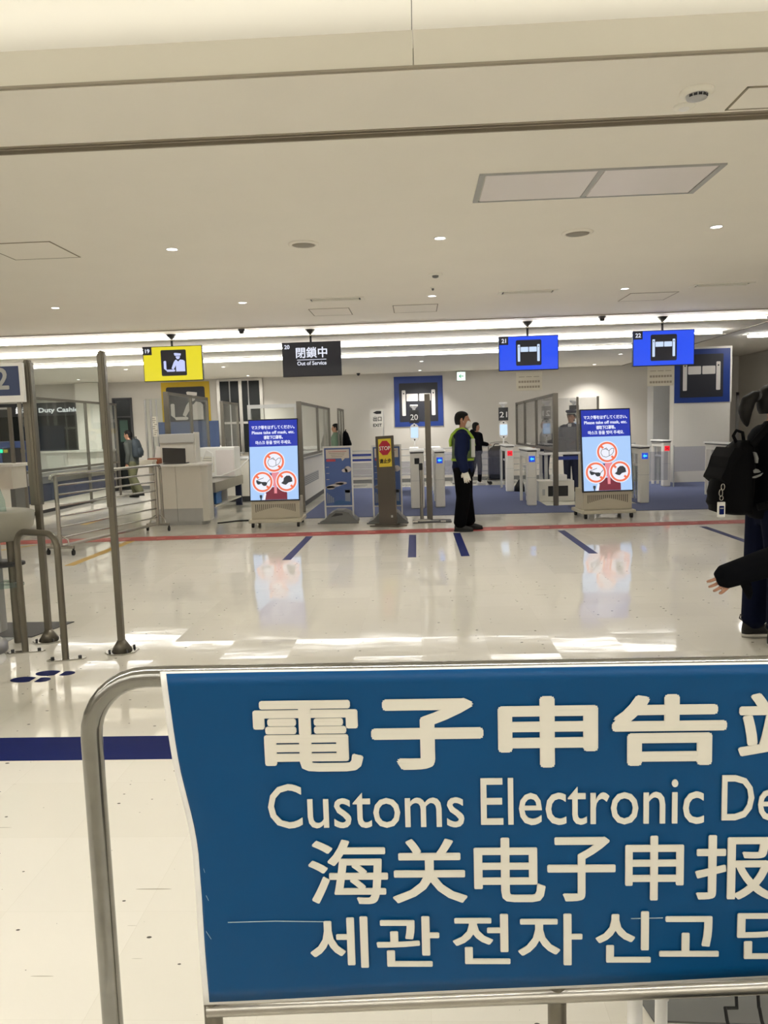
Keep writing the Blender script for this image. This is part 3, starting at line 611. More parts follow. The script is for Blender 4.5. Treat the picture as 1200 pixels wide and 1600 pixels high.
def poster_stand(px, label, rz=0.):
    c = FL(px, 818); t = thing('poster_stand', label, 'poster stand', (c.x, c.y + .22, 0), rz, 'blue poster stands on grey bases')
    link('frame', MB().box(-.24, -.215, -.015, .02, .02, 1.24).box(.215, .24, -.015, .02, .02, 1.24).box(-.215, .215, -.015, .02, 1.21, 1.24).box(-.215, .215, -.015, .02, .25, .27), M_ALU, t)
    pp = link('poster', MB().box(-.215, .215, -.004, .01, .27, 1.21), M_PB, t)
    f = lambda n, pl, m, y=-.0045: flat(n, pl, y, m, pp, .0012)
    f('speech_bubble', [[(-.19, 1.04), (.06, 1.04), (.075, .995), (.12, 1.04), (.19, 1.04), (.19, 1.185), (-.19, 1.185)]], M_BUB)
    for i in range(4): f('print_line', [rrect(-.01 * (i % 2), 1.15 - i * .027, .30 - .04 * i, .007)], M_PRED if i == 0 else M_INKG, -.006)
    f('red_tag', [rrect(-.11, 1.01, .15, .04, .01)], M_PRED)
    for z in (.90, .80, .70): f('scale_tick', [rrect(-.17, z, .05, .007)], M_CLOUD)
    f('cloud', [[(-.06 + .15 * math.cos(q), .60 + .03 * math.sin(q) + .03 * math.cos(q)) for q in [k * PI / 8 for k in range(16)]], disc(-.13, .565, .07, 16, .03), disc(.04, .635, .10, 18, .025)], M_CLOUD)
    f('cloud', [disc(.16, .86, .055, 18, .05), disc(.11, .84, .05, 18, .03)], M_CLOUD)
    for i in range(4): f('tower', [rrect(-.185 + i * .03, .36 + .035 * (1 - i * .3), .024, .17 - .03 * i)], M_TOWER)
    f('tower', [rrect(.145, .42, .085, .20), rrect(.15, .50, .10, .05)], M_TOWER)
    f('sea', [[(-.10, .285), (.20, .285), (.20, .33), (.10, .34), (.02, .36), (-.06, .34)]], M_SEA, -.006)
    prof = [(-.31, 0), (.31, 0), (.30, .04), (.24, .09), (.17, .17), (.08, .20), (-.05, .20), (-.14, .16), (-.22, .07), (-.30, .035)]
    base = link('weighted_base', MB().prism(prof, -.24, .22), M_GREY, t)
    flat('handle_slot', [[(-.12, .11), (.08, .14), (.07, .165), (-.04, .17)]], -.2395, M_DGREY, base, .004)
    flat('base_rim', [[(-.33, 0), (.33, 0), (.33, .025), (-.33, .025)]], -.235, M_GREY, base, .03)
    return t
poster_stand(529, 'blue poster on aluminium stand with grey base beside the left kiosk')
poster_stand(606, 'blue poster stand half hidden behind the dark stop stand')
p = AT(599, 668, 18.6); t = thing('exit_board', 'thin post with white board reading exit in front of the back wall', 'sign', (p.x, 18.6, 0))
link('post', MB().cyl((0, 0, .02), (0, 0, 1.92), .012), M_ALU, t); link('foot', MB().lathe([(.18, .009), (.18, .02), (.03, .03), (.015, .03)]), M_ALU, t)
a, b = AT(578, 640, 18.6), AT(599, 668, 18.6); W = b.x - a.x; zb = b.z
link('board', MB().box(-W, 0, -.016, -.012, zb, a.z), mat('board_white', rgb(206, 202, 192), .6), t)
text('lettering', 'EXIT', -W * .44, zb + .025, .10, -.017, M_INK, t, 'CENTER', bold=.003, width=W * .66); text('lettering', '出口', -W * .44, zb + .165, .12, -.017, M_INK, t, 'CENTER', bold=.003, width=W * .64)
flat('arrow', [[(-W * .78, zb + .36), (-W * .5, zb + .40), (-W * .12, zb + .395), (-W * .14, zb + .33), (-W * .5, zb + .325)]], -.0165, M_INK, t)
c = FL(659.5, 813.5); t = thing('belt_stanchion', 'slim grey belt stanchion on a round base left of the officer', 'stanchion', (c.x, c.y, 0))
link('base', MB().lathe([(.15, 0), (.15, .012), (.06, .03), (.025, .035)], n=32), M_STEEL, t); link('post', MB().cyl((0, 0, .03), (0, 0, .93), .027), M_STEEL, t)
link('belt_cassette', MB().box(-.03, .03, -.045, .045, .82, .93, .008), M_BLACK, t)
a, b = FL(646, 817), FL(696, 816); t = thing('floor_track', 'dark floor plate with pale ends beside the stanchion base', 'floor plate', ((a.x + b.x) / 2, a.y, 0))
link('plate', MB().box(a.x, b.x + .1, a.y - .05, a.y + .34, .0005, .01), M_DGREY, t, True)
for x in (a.x + .03, b.x - .03): link('end_block', MB().box(x - .04, x + .04, a.y - .03, a.y + .1, .01, .014), M_PAPER, t, True)
link('slot', MB().box(a.x + .1, b.x - .1, a.y + .1, a.y + .16, .01, .013), M_LGREY, t, True)

# ------------------------------------------------------------------ glass partitions along the lanes
def partition(x, y0, y1, zt, zb, posts, label, pane=M_GLASS, pw=.055, first=.09, legs=True, m=M_POST, z0=0.):
    t = thing('glass_partition', label, 'glass partition', (x, y0, 0), group='glass lane partitions')
    for i, y in enumerate(posts):
        w_ = first if i == 0 else pw
        link('post', MB().box(x - w_ / 2, x + w_ / 2, y - w_ * .35, y + w_ * .35, z0 if (i == 0 or legs) else zb, zt), m, t, True)
    link('top_rail', MB().box(x - .02, x + .02, y0, y1, zt - .05, zt), m, t, True)
    link('bottom_rail', MB().box(x - .02, x + .02, y0, y1, zb - .02, zb + .03), m, t, True)
    ys = list(posts) + ([y1] if posts[-1] < y1 - .1 else [])
    for a_, b_ in zip(ys, ys[1:]): link('pane', MB().box(x - .004, x + .004, a_ + .03, b_ - .03, zb + .03, zt - .05), pane, t, True)
    return t
partition(.19, 12.45, 14.4, 2.03, 1.0, (12.45, 14.37), 'tall post with glass pane between lanes 20 and 21', pw=.04)
partition(2.52, 14.1, 19.5, 2.04, 1.02, (14.1, 16.3, 18.0, 19.45), 'long glass partition at the officers desk right of lane 21', M_GLASSG, legs=False)
partition(-2.13, 14.1, 19.0, 2.04, 1.03, (14.1, 16.7, 18.95), 'glass partition with thick front post right of the left kiosk', legs=False)
partition(-4.45, 13.7, 16.4, 2.27, 1.0, (13.7, 15.2, 16.38), 'grey framed glass screen standing behind counter 19', legs=True)
partition(-4.2, 16.66, 18.12, 2.2, 1.0, (16.66, 18.1), 'grey framed glass screen in front of the dark window', z0=.952, first=.07)
partition(-7.45, 14.3, 19.0, 2.32, .86, (14.3, 17.2, 18.95), 'long grey framed glass screen on the baggage inspection counter', first=.06)
partition(-1.95, 19.4, 20.8, 2.04, .9, (19.4, 20.1, 20.78), 'small far glass screen in front of the back wall', first=.04, pw=.04)
for (p0, p1, Y, zb, l) in (((389, 633), (462, 632), 14.9, 1.0, 'frontal glass screen behind the left kiosk'),):
    a, b = AT(*p0, Y), AT(*p1, Y); zt = a.z; t = thing('glass_partition', l, 'glass partition', ((a.x + b.x) / 2, Y, 0), group='glass lane partitions')
    for x in (a.x, b.x): link('post', MB().box(x - .03, x + .03, Y - .03, Y + .03, 0, zt), M_LGREY, t, True)
    link('top_rail', MB().box(a.x, b.x, Y - .025, Y + .025, zt - .07, zt), M_LGREY, t, True); link('pane', MB().box(a.x + .03, b.x - .03, Y - .004, Y + .004, zb, zt - .07), M_GLASS, t, True)
# frontal acrylic screens on the counter left of the laptop
a, b = AT(226, 625, 13.42), AT(252, 621, 13.42); t = thing('acrylic_screen', 'clear acrylic sneeze screen on slim posts at the left end of counter 19', 'glass partition', ((a.x + b.x) / 2, 13.6, 1.0))
for x, r_ in ((a.x, .018), (a.x + .10, .022), (a.x + .2, .015)): link('post', MB().cyl((x, 13.42, 1.016), (x, 13.42, a.z), r_), M_ALU, t, True)
link('pane', MB().box(a.x + .0, b.x + .02, 13.416, 13.424, 1.02, a.z + .02), M_GLASS, t, True)
a, b = AT(236, 651, 13.408), AT(248, 682, 13.408); t = thing('paper_notice', 'small white paper notice taped to the acrylic screen of counter 19', 'notice', ((a.x + b.x) / 2, 13.408, b.z))
W = b.x - a.x; H = a.z - b.z; link('sheet', MB().box(-W / 2, W / 2, 0, .004, 0, H), M_PAPER, t)
for i in range(9): flat('print_mark', [rrect(random.uniform(-.02, .02), H * (.9 - i * .1), W * random.uniform(.3, .6), .012)], -.0005, M_INKG, t)

# ------------------------------------------------------------------ electronic gates
def gate_unit(x, y0, y1, lamp, label, pw=.17, scanner=False, zt=1.0):
    """a lane cabinet: thick end pillar near the viewer, slim posts behind, white lid"""
    t = thing('gate_cabinet', label, 'electronic gate', (x, y0, 0), group='electronic gate cabinets')
    hw = pw / 2
    pl = link('pillar', MB().box(-hw, hw, 0, pw, .008, zt, .02), M_WHITE, t)
    link('pillar_seam', MB().box(-hw - .001, hw + .001, -.001, pw + .001, .52, .526), M_LGREY, pl)
    L_ = y1 - y0
    link('lid', MB().box(-hw - .02, hw + .02, -.02, L_ + .02, zt + .02, zt + .05, .01), M_PURE, t); link('lid_shadow_gap', MB().box(-hw, hw, 0, L_, zt, zt + .02), M_BLACK, t)
    link('beam', MB().box(-hw * .8, hw * .8, pw, L_, zt - .10, zt), M_WHITE, t)
    for s in (-1, 1): link('slim_post', MB().box(s * hw * .7 - .025, s * hw * .7 + .025, L_ - .09, L_ - .03, .008, zt - .1), M_WHITE, t)
    link('cross_rail', MB().box(-.02, .02, pw, L_ - .08, .66, .70), M_LGREY, t)
    link('side_pane', MB().box(-.005, .005, pw, L_ - .08, .12, .66), M_GLASS, t)
    if lamp:
        c0 = rgb(10, 60, 190) if lamp == 'blue' else rgb(235, 20, 40)
        d = link('indicator', MB().box(-.055, .055, -.006, .004, zt - .19, zt - .08, .003), glow('indicator_' + lamp, c0, 1.2), t)
        if lamp == 'blue': flat('arrow', [[(-.035, zt - .135), (-.005, zt - .10), (-.005, zt - .12), (.035, zt - .12), (.035, zt - .15), (-.005, zt - .15), (-.005, zt - .17)]], -.0065, glow('arrow_cyan', rgb(60, 190, 255), 1.6), d)
        else: flat('cross', [[(-.03, zt - .11), (-.038, zt - .118), (.03, zt - .165), (.038, zt - .157)], [(.03, zt - .11), (.038, zt - .118), (-.03, zt - .165), (-.038, zt - .157)]], -.0065, glow('cross_dark', rgb(120, 0, 16), 1), d)
    if scanner: link('scanner', MB().box(-.045, .045, -.006, .01, zt - .2, zt - .09, .003), M_BLACK, t)
    return t
gate_unit(.0, 14.15, 15.5, None, 'white gate cabinet with black scanner at lane 20', .25, True, 1.03)
gate_unit(.42, 14.25, 15.6, 'blue', 'white gate cabinet with blue arrow behind the tall glass post', .18, False, 1.02)
gate_unit(2.10, 14.15, 15.25, 'blue', 'white gate cabinet with blue arrow at the right of lane 21')
gate_unit(4.12, 14.1, 15.2, 'blue', 'white gate cabinet with blue arrow half hidden by the right kiosk')
gate_unit(5.78, 14.3, 15.5, None, 'white gate cabinet with long lid right of lane 22 behind the backpack')
gate_unit(2.08, 17.3, 18.6, 'red', 'far white gate cabinet with red cross beside the traveller')
gate_unit(5.62, 17.55, 18.45, 'red', 'far white gate cabinet with red cross in front of the pale column')
gate_unit(-.06, 17.2, 18.2, None, 'far white gate cabinet under the number 20 head')
gate_unit(.44, 17.2, 18.2, None, 'far white gate cabinet left of lane 21, mostly hidden')
gate_unit(3.72, 17.3, 18.4, None, 'far white gate cabinet under the number 22 head, mostly hidden')
def flap(x, y, w_, label):
    t = thing('gate_flap', label, 'gate flap', (x, y, .35), group='glass gate flaps'); link('pane', MB().box(0, w_, -.006, .006, 0, .55, .004), M_GLASSB, t); link('hinge', MB().cyl((0, 0, -.342), (0, 0, .58), .014), M_LGREY, t)
flap(1.98, 18.3, -.62, 'closed bluish glass flap on the right side of lane 21'); flap(.55, 18.3, .62, 'closed bluish glass flap on the left side of lane 21')
flap(5.72, 17.4, .75, 'bluish glass flap right of the red crossed gate of lane 22'); flap(4.22, 15.0, .6, 'closed bluish glass flap behind the right kiosk')
def head(px, Y, n, label, mirror=False):
    p = AT(px, 690, Y); t = thing('face_camera_head', label, 'gate camera', (p.x, Y, 1.05), group='numbered gate heads')
    s = 1.05
    link('pole', MB().cyl((0, .02, 0), (0, .02, .95), .016), M_PURE, t)
    link('face_unit', MB().prism(rrect(0, .335, .20, .40, .095), -.02, .04), M_PURE, t)
    flat('display', [rrect(0, .335, .165, .24, .01)], -.0205, glow('gate_display', rgb(196, 224, 255), 1.1), t)
    for z in (.17, .50): flat('lens', [disc(0, z, .018, 16)], -.0205, M_BLACK, t)
    link('number_plate', MB().box(-.11, .11, -.01, .01, .55, .85), M_BLACK, t)
    text('number', n, 0, .625, .18, -.0105, M_PURE, t, 'CENTER', bold=.002, width=.17)
    link('camera_dome', MB().lathe([(.03, .85), (.035, .88), (.06, .905), (.09, .925), (.095, .955), (.085, .97), (.001, .97)], c=(0, .0)), M_PURE, t)
head(648, 17.8, '20', 'white camera head with number plate 20 in front of the blue wall poster'); head(787, 18.0, '21', 'white camera head with number plate 21 above the suitcase'); head(897, 18.0, '22', 'white camera head with number plate 22 seen beside the glass desk screen')
#SPLIT
# ------------------------------------------------------------------ railings behind the gates
def crowd_rail(x0, x1, y, label, belts=0, pane=False):
    t = thing('crowd_rail', label, 'railing', ((x0 + x1) / 2, y, 0), group='railings along the back wall')
    for x in (x0, x1):
        link('post', MB().box(x - .02, x + .02, y - .02, y + .02, .0, .96), M_LGREY, t, True)
        link('foot', MB().box(x - .03, x + .03, y - .16, y + .16, 0, .03), M_GREY, t, True)
    for z in (.30, .46, .62, .78, .94): link('bar', MB().cyl((x0, y, z), (x1, y, z), .014), M_LGREY, t, True)
    if pane: link('pane', MB().box(x0 + .03, x1 - .03, y - .004, y + .004, .25, .62), M_GLASSB, t, True)
    for k in range(belts): link('belt', MB().box(x0, x1, y - .026, y - .02, .80 - .13 * k, .86 - .13 * k), M_BELT, t, True)
crowd_rail(-1.75, -.75, 20.0, 'grey railing with two blue belts behind the poster stands', 2, True)
crowd_rail(-.55, .95, 20.2, 'grey railing behind gate 20', 0, True)
crowd_rail(1.15, 3.6, 20.5, 'wide grey railing behind the traveller and gate 21')
crowd_rail(4.35, 5.5, 19.7, 'grey railing with one blue belt right of the right kiosk', 1, True)
single('wall_lamp', MB().lathe([(.10, 0), (.11, .012), (.08, .03), (.001, .035)], n=24), glow('lamp_disc', (1, .97, .88), 2.2), 'small round lit lamp on top of the far railing', 'lamp', loc=None).location = (2.92, 20.5, .956)
a, b = AT(869, 716, 15.45), AT(906, 716, 15.45)
t = thing('belt_barrier', 'short blue belt barrier between glass post and right kiosk', 'barrier', ((a.x + b.x) / 2, 15.45, 0))
for x in (a.x, b.x + .25): link('post', MB().cyl((x, 15.45, .012), (x, 15.45, .95), .025), M_STEEL, t, True); link('base', MB().lathe([(.14, 0), (.14, .012), (.03, .02)], c=(x, 15.45)), M_STEEL, t, True)
link('belt', MB().box(a.x, b.x + .25, 15.42, 15.425, a.z - .035, a.z + .035), M_BELT, t, True)

# ------------------------------------------------------------------ officers' desk right of lane 21
t = thing('inspection_desk', 'white desk of the officers behind the glass partition', 'desk', (3.2, 16.2, 0))
link('top', MB().box(2.58, 3.75, 15.8, 16.6, .86, .91, .008), M_PURE, t, True)
for x, y in ((2.64, 15.86), (3.69, 15.86), (2.64, 16.54), (3.69, 16.54)): link('leg', MB().box(x - .03, x + .03, y - .03, y + .03, 0, .86), M_LGREY, t, True)
t = thing('desk_screen', 'grey translucent screen with dark printer shelf above the officers desk', 'glass partition', (3.15, 15.9, .91))
link('lower_pane', MB().box(2.6, 3.7, 15.86, 15.875, .91, 1.42), glass('frosted_grey', (.62, .62, .63), .35, (.34, .34, .35)), t, True)
link('upper_pane', MB().box(2.6, 3.7, 15.86, 15.87, 1.42, 2.0), M_GLASSG, t, True)
for x in (3.28, 3.69): link('post', MB().box(x - .02, x + .02, 15.84, 15.88, .91, 2.02), M_POST, t, True)
link('shelf', MB().box(2.66, 3.3, 15.9, 16.2, 1.16, 1.19), M_DGREY, t, True)
single('desk_terminal', MB().box(2.75, 3.1, 16.02, 16.3, .912, 1.12, .02).box(2.80, 3.05, 15.98, 16.02, .95, 1.08), M_DGREY, 'dark grey terminal under the shelf of the officers desk', 'terminal', loc=(2.92, 16.16, .912))
single('desk_papers', MB().box(3.2, 3.45, 16.0, 16.3, .912, .93).box(3.22, 3.46, 16.02, 16.31, .93, .94), M_PAPER, 'stack of white papers on the officers desk', 'papers', loc=(3.3, 16.15, .912))
a, b = FL(845, 786), FL(896, 782)
t = thing('floor_cabinet', 'low white equipment box with dark window on the floor under the desk', 'box', ((a.x + b.x) / 2, 14.9, 0))
link('case', MB().box(-.34, .34, 0, .45, .0, .40, .012), M_WHITE, t); link('window', MB().box(-.16, .22, -.005, .01, .10, .30), M_BLACK, t); link('label_plate', MB().box(-.27, -.22, -.003, .01, .12, .24), M_LGREY, t)
single('small_box', MB().box(-.14, .14, -.12, .12, 0, .11, .008), M_PURE, 'small white box lying on the equipment box', 'box').location = ((a.x + b.x) / 2 + .06, 15.0, .401)
for i, (x, y) in enumerate(((3.62, 14.7), (2.85, 16.75))):
    single('cable', MB().tube([(x, y, .012), (x + .12, y + .1, .012), (x + .05, y + .28, .03), (x - .1, y + .3, .012), (x - .2, y + .12, .012), (x - .05, y + .0, .012)], .01, 8), M_RUB, 'coiled dark cable on the floor %s' % ('right of the equipment box' if i == 0 else 'under the officers desk'), 'cable')
c = FL(812, 768); single('floor_bag', MB().loft([((c.x, c.y, .0), (.12, 0, 0), (0, .1, 0)), ((c.x, c.y, .12), (.11, 0, 0), (0, .09, 0)), ((c.x + .02, c.y, .26), (.05, 0, 0), (0, .05, 0)), ((c.x + .02, c.y, .3), (.01, 0, 0), (0, .01, 0))]), M_RUB, 'small dark bag on the floor behind the blue arrow gate', 'bag')

# ------------------------------------------------------------------ counter 19 and its neighbours
t = thing('inspection_counter', 'white inspection counter 19 with grey kick plate', 'counter', (-3.85, 12.9, 0))
cx0, cx1, cf = -4.40, -3.52, 12.55
link('top', MB().slab([(-4.62, 12.50), (-3.57, 12.42), (-3.45, 12.58), (-3.46, 12.95), (-3.75, 13.5), (-4.62, 13.5)], .985, 1.015), M_PURE, t, True)
for x0, x1 in ((-4.33, -3.99), (-3.985, -3.56)): link('front_panel', MB().box(x0, x1, 12.52, 12.56, .28, .985), M_WHITE, t, True)
link('side_panel', MB().slab([(-3.56, 12.52), (-3.48, 12.62), (-3.49, 12.94), (-3.53, 12.94), (-3.52, 12.64), (-3.58, 12.56)], .06, .985), M_WHITE, t, True)
link('recess_panel', MB().box(-4.56, -4.33, 12.9, 12.94, .06, .985), M_WHITE, t, True)
for x0, x1 in ((-4.33, -3.99), (-3.985, -3.56)): link('kick_plate', MB().box(x0, x1, 12.53, 12.56, .06, .28), M_LGREY, t, True)
link('kick_plate', MB().box(-4.56, -4.33, 12.91, 12.94, .06, .30), M_LGREY, t, True)
link('plinth', MB().slab([(-4.5, 12.56), (-3.6, 12.56), (-3.54, 12.64), (-3.55, 12.9), (-3.85, 13.4), (-4.5, 13.4)], 0, .06), M_LGREY, t, True)
link('carcass', MB().slab([(-4.54, 12.96), (-4.3, 12.6), (-3.6, 12.6), (-3.54, 12.7), (-3.54, 12.92), (-3.85, 13.42), (-4.54, 13.42)], .06, .98), M_WHITE, t, True)
p = AT(272, 722, 12.65)
t = thing('laptop', 'open black laptop seen from behind on counter 19', 'laptop', (p.x, 12.66, 1.016), R(4))
link('keyboard_base', MB().box(-.19, .19, 0, .26, 0, .018, .005), M_DGREY, t); lid = link('lid', MB().box(-.19, .19, 0, .012, 0, .255, .005).xf(Matrix.Translation((0, .0, .014)) @ Matrix.Rotation(R(9), 4, 'X') @ Matrix.Rotation(R(3), 4, 'Y')), mat('laptop_black', rgb(52, 50, 48), .5), t)
a, b = AT(248, 690, 13.0), AT(303, 720, 13.0)
t = thing('desk_hutch', 'white boxed hutch with steel shield behind the laptop', 'hutch', ((a.x + b.x) / 2, 13.1, 1.016)); W = b.x - a.x
link('case', MB().box(-W / 2, W / 2, -.06, .25, 0, .36, .01), M_WHITE, t); link('steel_shield', MB().box(-W / 2, W / 2 + .02, -.09, -.06, .345, .50, .006), M_ALU, t); link('side_wing', MB().box(W / 2, W / 2 + .03, -.06, .22, 0, .52, .01), M_WHITE, t)
single('supply_basket', MB().box(-.10, .10, -.1, .1, 0, .10, .02), mat('orange_brown', rgb(150, 78, 42), .6), 'small orange brown basket left of the laptop', 'basket').location = (-4.47, 12.95, 1.016)
single('document_stack', MB().box(-.11, .11, -.1, .1, 0, .05).box(-.1, .12, -.08, .11, .05, .08), M_PAPER, 'stack of white documents at the left end of counter 19', 'papers').location = (-4.5, 12.7, 1.016)
single('leaflet_rack', MB().box(-.03, .1, -.02, .02, 0, .28, .005).xf(Matrix.Rotation(R(12), 4, 'Y')), M_PURE, 'tilted white leaflet rack behind the orange basket', 'rack').location = (-4.54, 13.22, 1.035)
# side table with white appliance
t = thing('side_table', 'low table with grey top, dark legs and a shelf beside counter 19', 'table', (-4.0, 14.6, 0))
link('table_top', MB().slab([(-4.38, 13.62), (-3.80, 13.56), (-3.66, 13.75), (-3.66, 16.0), (-4.38, 16.0)], .44, .62), M_STEEL, t, True)
for x0, x1, y in ((-4.05, -3.70, 13.68), (-3.80, -3.68, 15.85)): link('leg_panel', MB().box(x0, x1, y, y + .08, .0, .44), M_NAVY, t, True)
link('shelf', MB().box(-4.05, -3.68, 13.78, 15.84, .17, .20), M_WHITE, t, True); link('back_panel', MB().box(-4.07, -4.05, 13.7, 15.9, .17, .44), M_LGREY, t, True)
link('divider', MB().box(-4.05, -3.70, 14.75, 14.78, .20, .44), M_LGREY, t, True)
single('blue_crate', MB().box(-.12, .12, -.2, .2, 0, .22, .012).box(-.13, .13, -.21, .21, .19, .21), mat('crate_blue', rgb(40, 98, 160), .5), 'blue plastic crate on the shelf of the low table', 'crate').location = (-3.84, 14.2, .201)
single('grey_bin', MB().box(-.10, .10, -.06, .06, 0, .26, .01), M_LGREY, 'small grey bin standing in front of the low table', 'bin').location = (-3.88, 13.59, .001)
t = thing('spray_bottle', 'white spray bottle standing beside the grey bin', 'bottle', (-3.70, 13.56, 0)); link('body', MB().lathe([(.035, 0), (.035, .13), (.015, .17), (.015, .2)], n=14), M_PURE, t); link('nozzle', MB().box(-.04, .015, -.012, .012, .2, .235), M_LGREY, t)
a, b = AT(312, 742, 15.3), AT(366, 698, 15.3)
t = thing('white_appliance', 'white boxy scanner appliance with printed notice and cable on the low table', 'appliance', ((a.x + b.x) / 2, 15.3, .0))
W = b.x - a.x; z0, z1 = .622, b.z
link('body', MB().box(-W / 2, W / 2, 0, .5, z0, z1, .02), M_PURE, t); link('front_panel', MB().box(-W * .02, W / 2 - .02, -.008, .01, z0 + .03, z1 - .06, .006), mat('panel_pinkish', rgb(226, 218, 216), .4), t)
flat('notice', [rrect(-W * .27, (z0 + z1) / 2 - .04, W * .38, .32)], -.001, M_PAPER, t)
for i in range(6): flat('print_line', [rrect(-W * .27, z1 - .22 - i * .042, W * .3 * random.uniform(.7, 1), .010)], -.003, M_INKG, t)
link('cable', MB().tube([(-W * .4, -.02, z0 + .36), (-W * .25, -.05, z1 - .05), (-W * .1, -.04, z1 - .12), (-W * .12, -.05, z0 + .15), (-W * .3, -.06, z0 + .06), (W * .1, -.1, z0 + .03), (W * .6, -.06, z0 + .16), (W * .9, .2, z0 + .4)], .012, 8), M_PURE, t)
# further counters behind
def counter_block(name, x0, x1, y0, y1, h, label, vent=False):
    t = thing(name, label, 'counter', ((x0 + x1) / 2, y0, 0), group='white counters between the lanes')
    link('body', MB().box(x0, x1, y0, y1, .12, h - .04), M_WHITE, t, True); link('top', MB().box(x0 - .03, x1 + .04, y0 - .03, y1, h - .04, h, .006), M_LGREY, t, True); link('plinth', MB().box(x0 + .03, x1 - .03, y0 + .03, y1 - .02, 0, .12), M_DGREY, t, True)
    if vent:
        g = link('vent_panel', MB().box(x1, x1 + .006, y0 + .4, y0 + 2.6, .42, .62), M_LGREY, t, True)
        for k in range(5): link('vent_slot', MB().box(x1 + .006, x1 + .009, y0 + .42, y0 + 2.58, .435 + k * .037, .448 + k * .037).xf(t.matrix_basis.inverted()), M_GREY, g)
    return t
counter_block('lane_counter', -2.75, -2.22, 14.6, 19.0, .98, 'white counter with slotted vent under the glass right of the left kiosk', True)
counter_block('rear_counter', -4.4, -2.9, 16.6, 18.2, .95, 'white counter behind the left kiosk and the white appliance')
single('printer', MB().box(-.22, .22, -.2, .2, 0, .26, .03).box(-.18, .18, -.24, -.2, .05, .1), M_PURE, 'white office printer on the rear counter', 'printer').location = (-3.3, 17.2, .951)
single('printer', MB().box(-.3, .3, -.2, .2, 0, .20, .02).box(-.26, .26, -.16, .2, .2, .40, .02), M_PURE, 'white stacked copier in front of the dark window', 'printer').location = (-5.35, 19.6, 1.0)
counter_block('blue_desk_base', -5.9, -4.6, 19.3, 20.2, 1.0, 'white counter carrying the copier behind the glass screen')
single('document_tray', MB().box(-.2, .2, -.25, .25, 0, .06, .01).box(-.2, .2, -.25, .25, .1, .16, .01).box(-.2, -.18, -.25, .25, 0, .16), M_PURE, 'white stacked document trays on the vented counter', 'tray').location = (-2.45, 18.0, .981)
a, b = AT(247, 660, 18.6), AT(342, 676, 18.6)
single('blue_screen_panel', MB().box(a.x, b.x, 18.6, 18.64, 0, a.z, .004), mat('blue_partition_fabric', rgb(46, 62, 94), .7, noise=.08), 'dark blue partition panel below the yellow poster', 'partition', loc=((a.x + b.x) / 2, 18.62, 0))
a = FL(470, 820); single('cable', MB().tube([(-3.35, 12.62, .012), (-3.1, 12.85, .012), (-2.8, 12.95, .012), (-2.4, 13.2, .012), (-2.2, 13.6, .012)], .012, 8), M_RUB, 'dark cable lying on the floor between counter 19 and the left kiosk', 'cable')

# ------------------------------------------------------------------ baggage inspection counter at the left
t = thing('baggage_counter', 'long low baggage counter with navy front under the glass screen', 'counter', (-7.7, 14.4, 0))
link('top', MB().box(-8.5, -7.49, 14.3, 18.9, .74, .82, .01), M_LGREY, t, True); link('apron', MB().box(-7.54, -7.51, 14.35, 18.85, .60, .74), M_STEEL, t, True)
for i in range(4): link('front_panel', MB().box(-7.56, -7.53, 14.35 + i * 1.13, 14.35 + i * 1.13 + 1.12, .24, .60), M_NAVY, t, True)
link('lower_panel', MB().box(-7.59, -7.56, 14.35, 18.85, .07, .24), M_WHITE, t, True); link('plinth', MB().box(-8.4, -7.57, 14.4, 18.8, 0, .07), M_BLACK, t, True); link('carcass', MB().box(-8.45, -7.58, 14.4, 18.8, .07, .74), M_WHITE, t, True)
single('inspection_tray', MB().box(-.25, .25, -.4, .4, 0, .02).box(-.25, .25, -.4, -.38, .02, .06).box(-.25, .25, .38, .4, .02, .06).box(-.25, -.23, -.38, .38, .02, .06).box(.23, .25, -.38, .38, .02, .06), M_PURE, 'flat white tray on the baggage counter', 'tray').location = (-7.8, 17.6, .821)
single('counter_notice', MB().box(-.2, .2, -.004, .004, 0, .30).xf(Matrix.Rotation(R(12), 4, 'X')), M_PAPER, 'printed white notice leaning on the baggage counter', 'notice').location = (-8.2, 17.2, .821)
a, b = AT(0, 690, 17.5), AT(45, 755, 17.5)
t = thing('xray_machine', 'blue baggage x-ray machine at the left edge', 'x-ray machine', (-9.6, 17.6, 0))
mblue = mat('machine_blue', rgb(42, 62, 108), .4)
link('body', MB().box(a.x - .8, a.x + .02, 17.5, 17.95, .3, a.z, .03).box(b.x - .10, b.x, 17.5, 17.95, .3, a.z - .0, .02).box(a.x, b.x - .1, 17.5, 17.95, a.z - .16, a.z, .02), mblue, t, True)
link('tunnel', MB().box(a.x, b.x - .1, 17.52, 17.93, .8, a.z - .16), M_BLACK, t, True); link('conveyor', MB().box(a.x - .6, b.x, 16.9, 17.5, .68, .76, .01), M_STEEL, t, True); link('conveyor_frame', MB().box(a.x - .6, b.x, 16.95, 17.9, .1, .68), M_NAVY, t, True)
for px in (9, 36): p = AT(px, 705, 17.49); link('warning_label', MB().box(p.x - .05, p.x + .05, 17.485, 17.5, p.z - .035, p.z + .035), mat('label_yellow', rgb(176, 160, 60), .5), t, True)
p = AT(1, 705, 17.47); link('green_lamp', MB().box(p.x - .05, p.x + .04, 17.475, 17.5, p.z - .04, p.z + .04, .01), glow('lamp_green', rgb(40, 255, 180), 1.2), t, True)
a, b = AT(0, 727, 12.0), AT(26, 764, 12.0)
t = thing('pedestal_counter', 'white pedestal shelf in front of the x-ray machine at the left edge', 'counter', (a.x - .2, 12, 0))
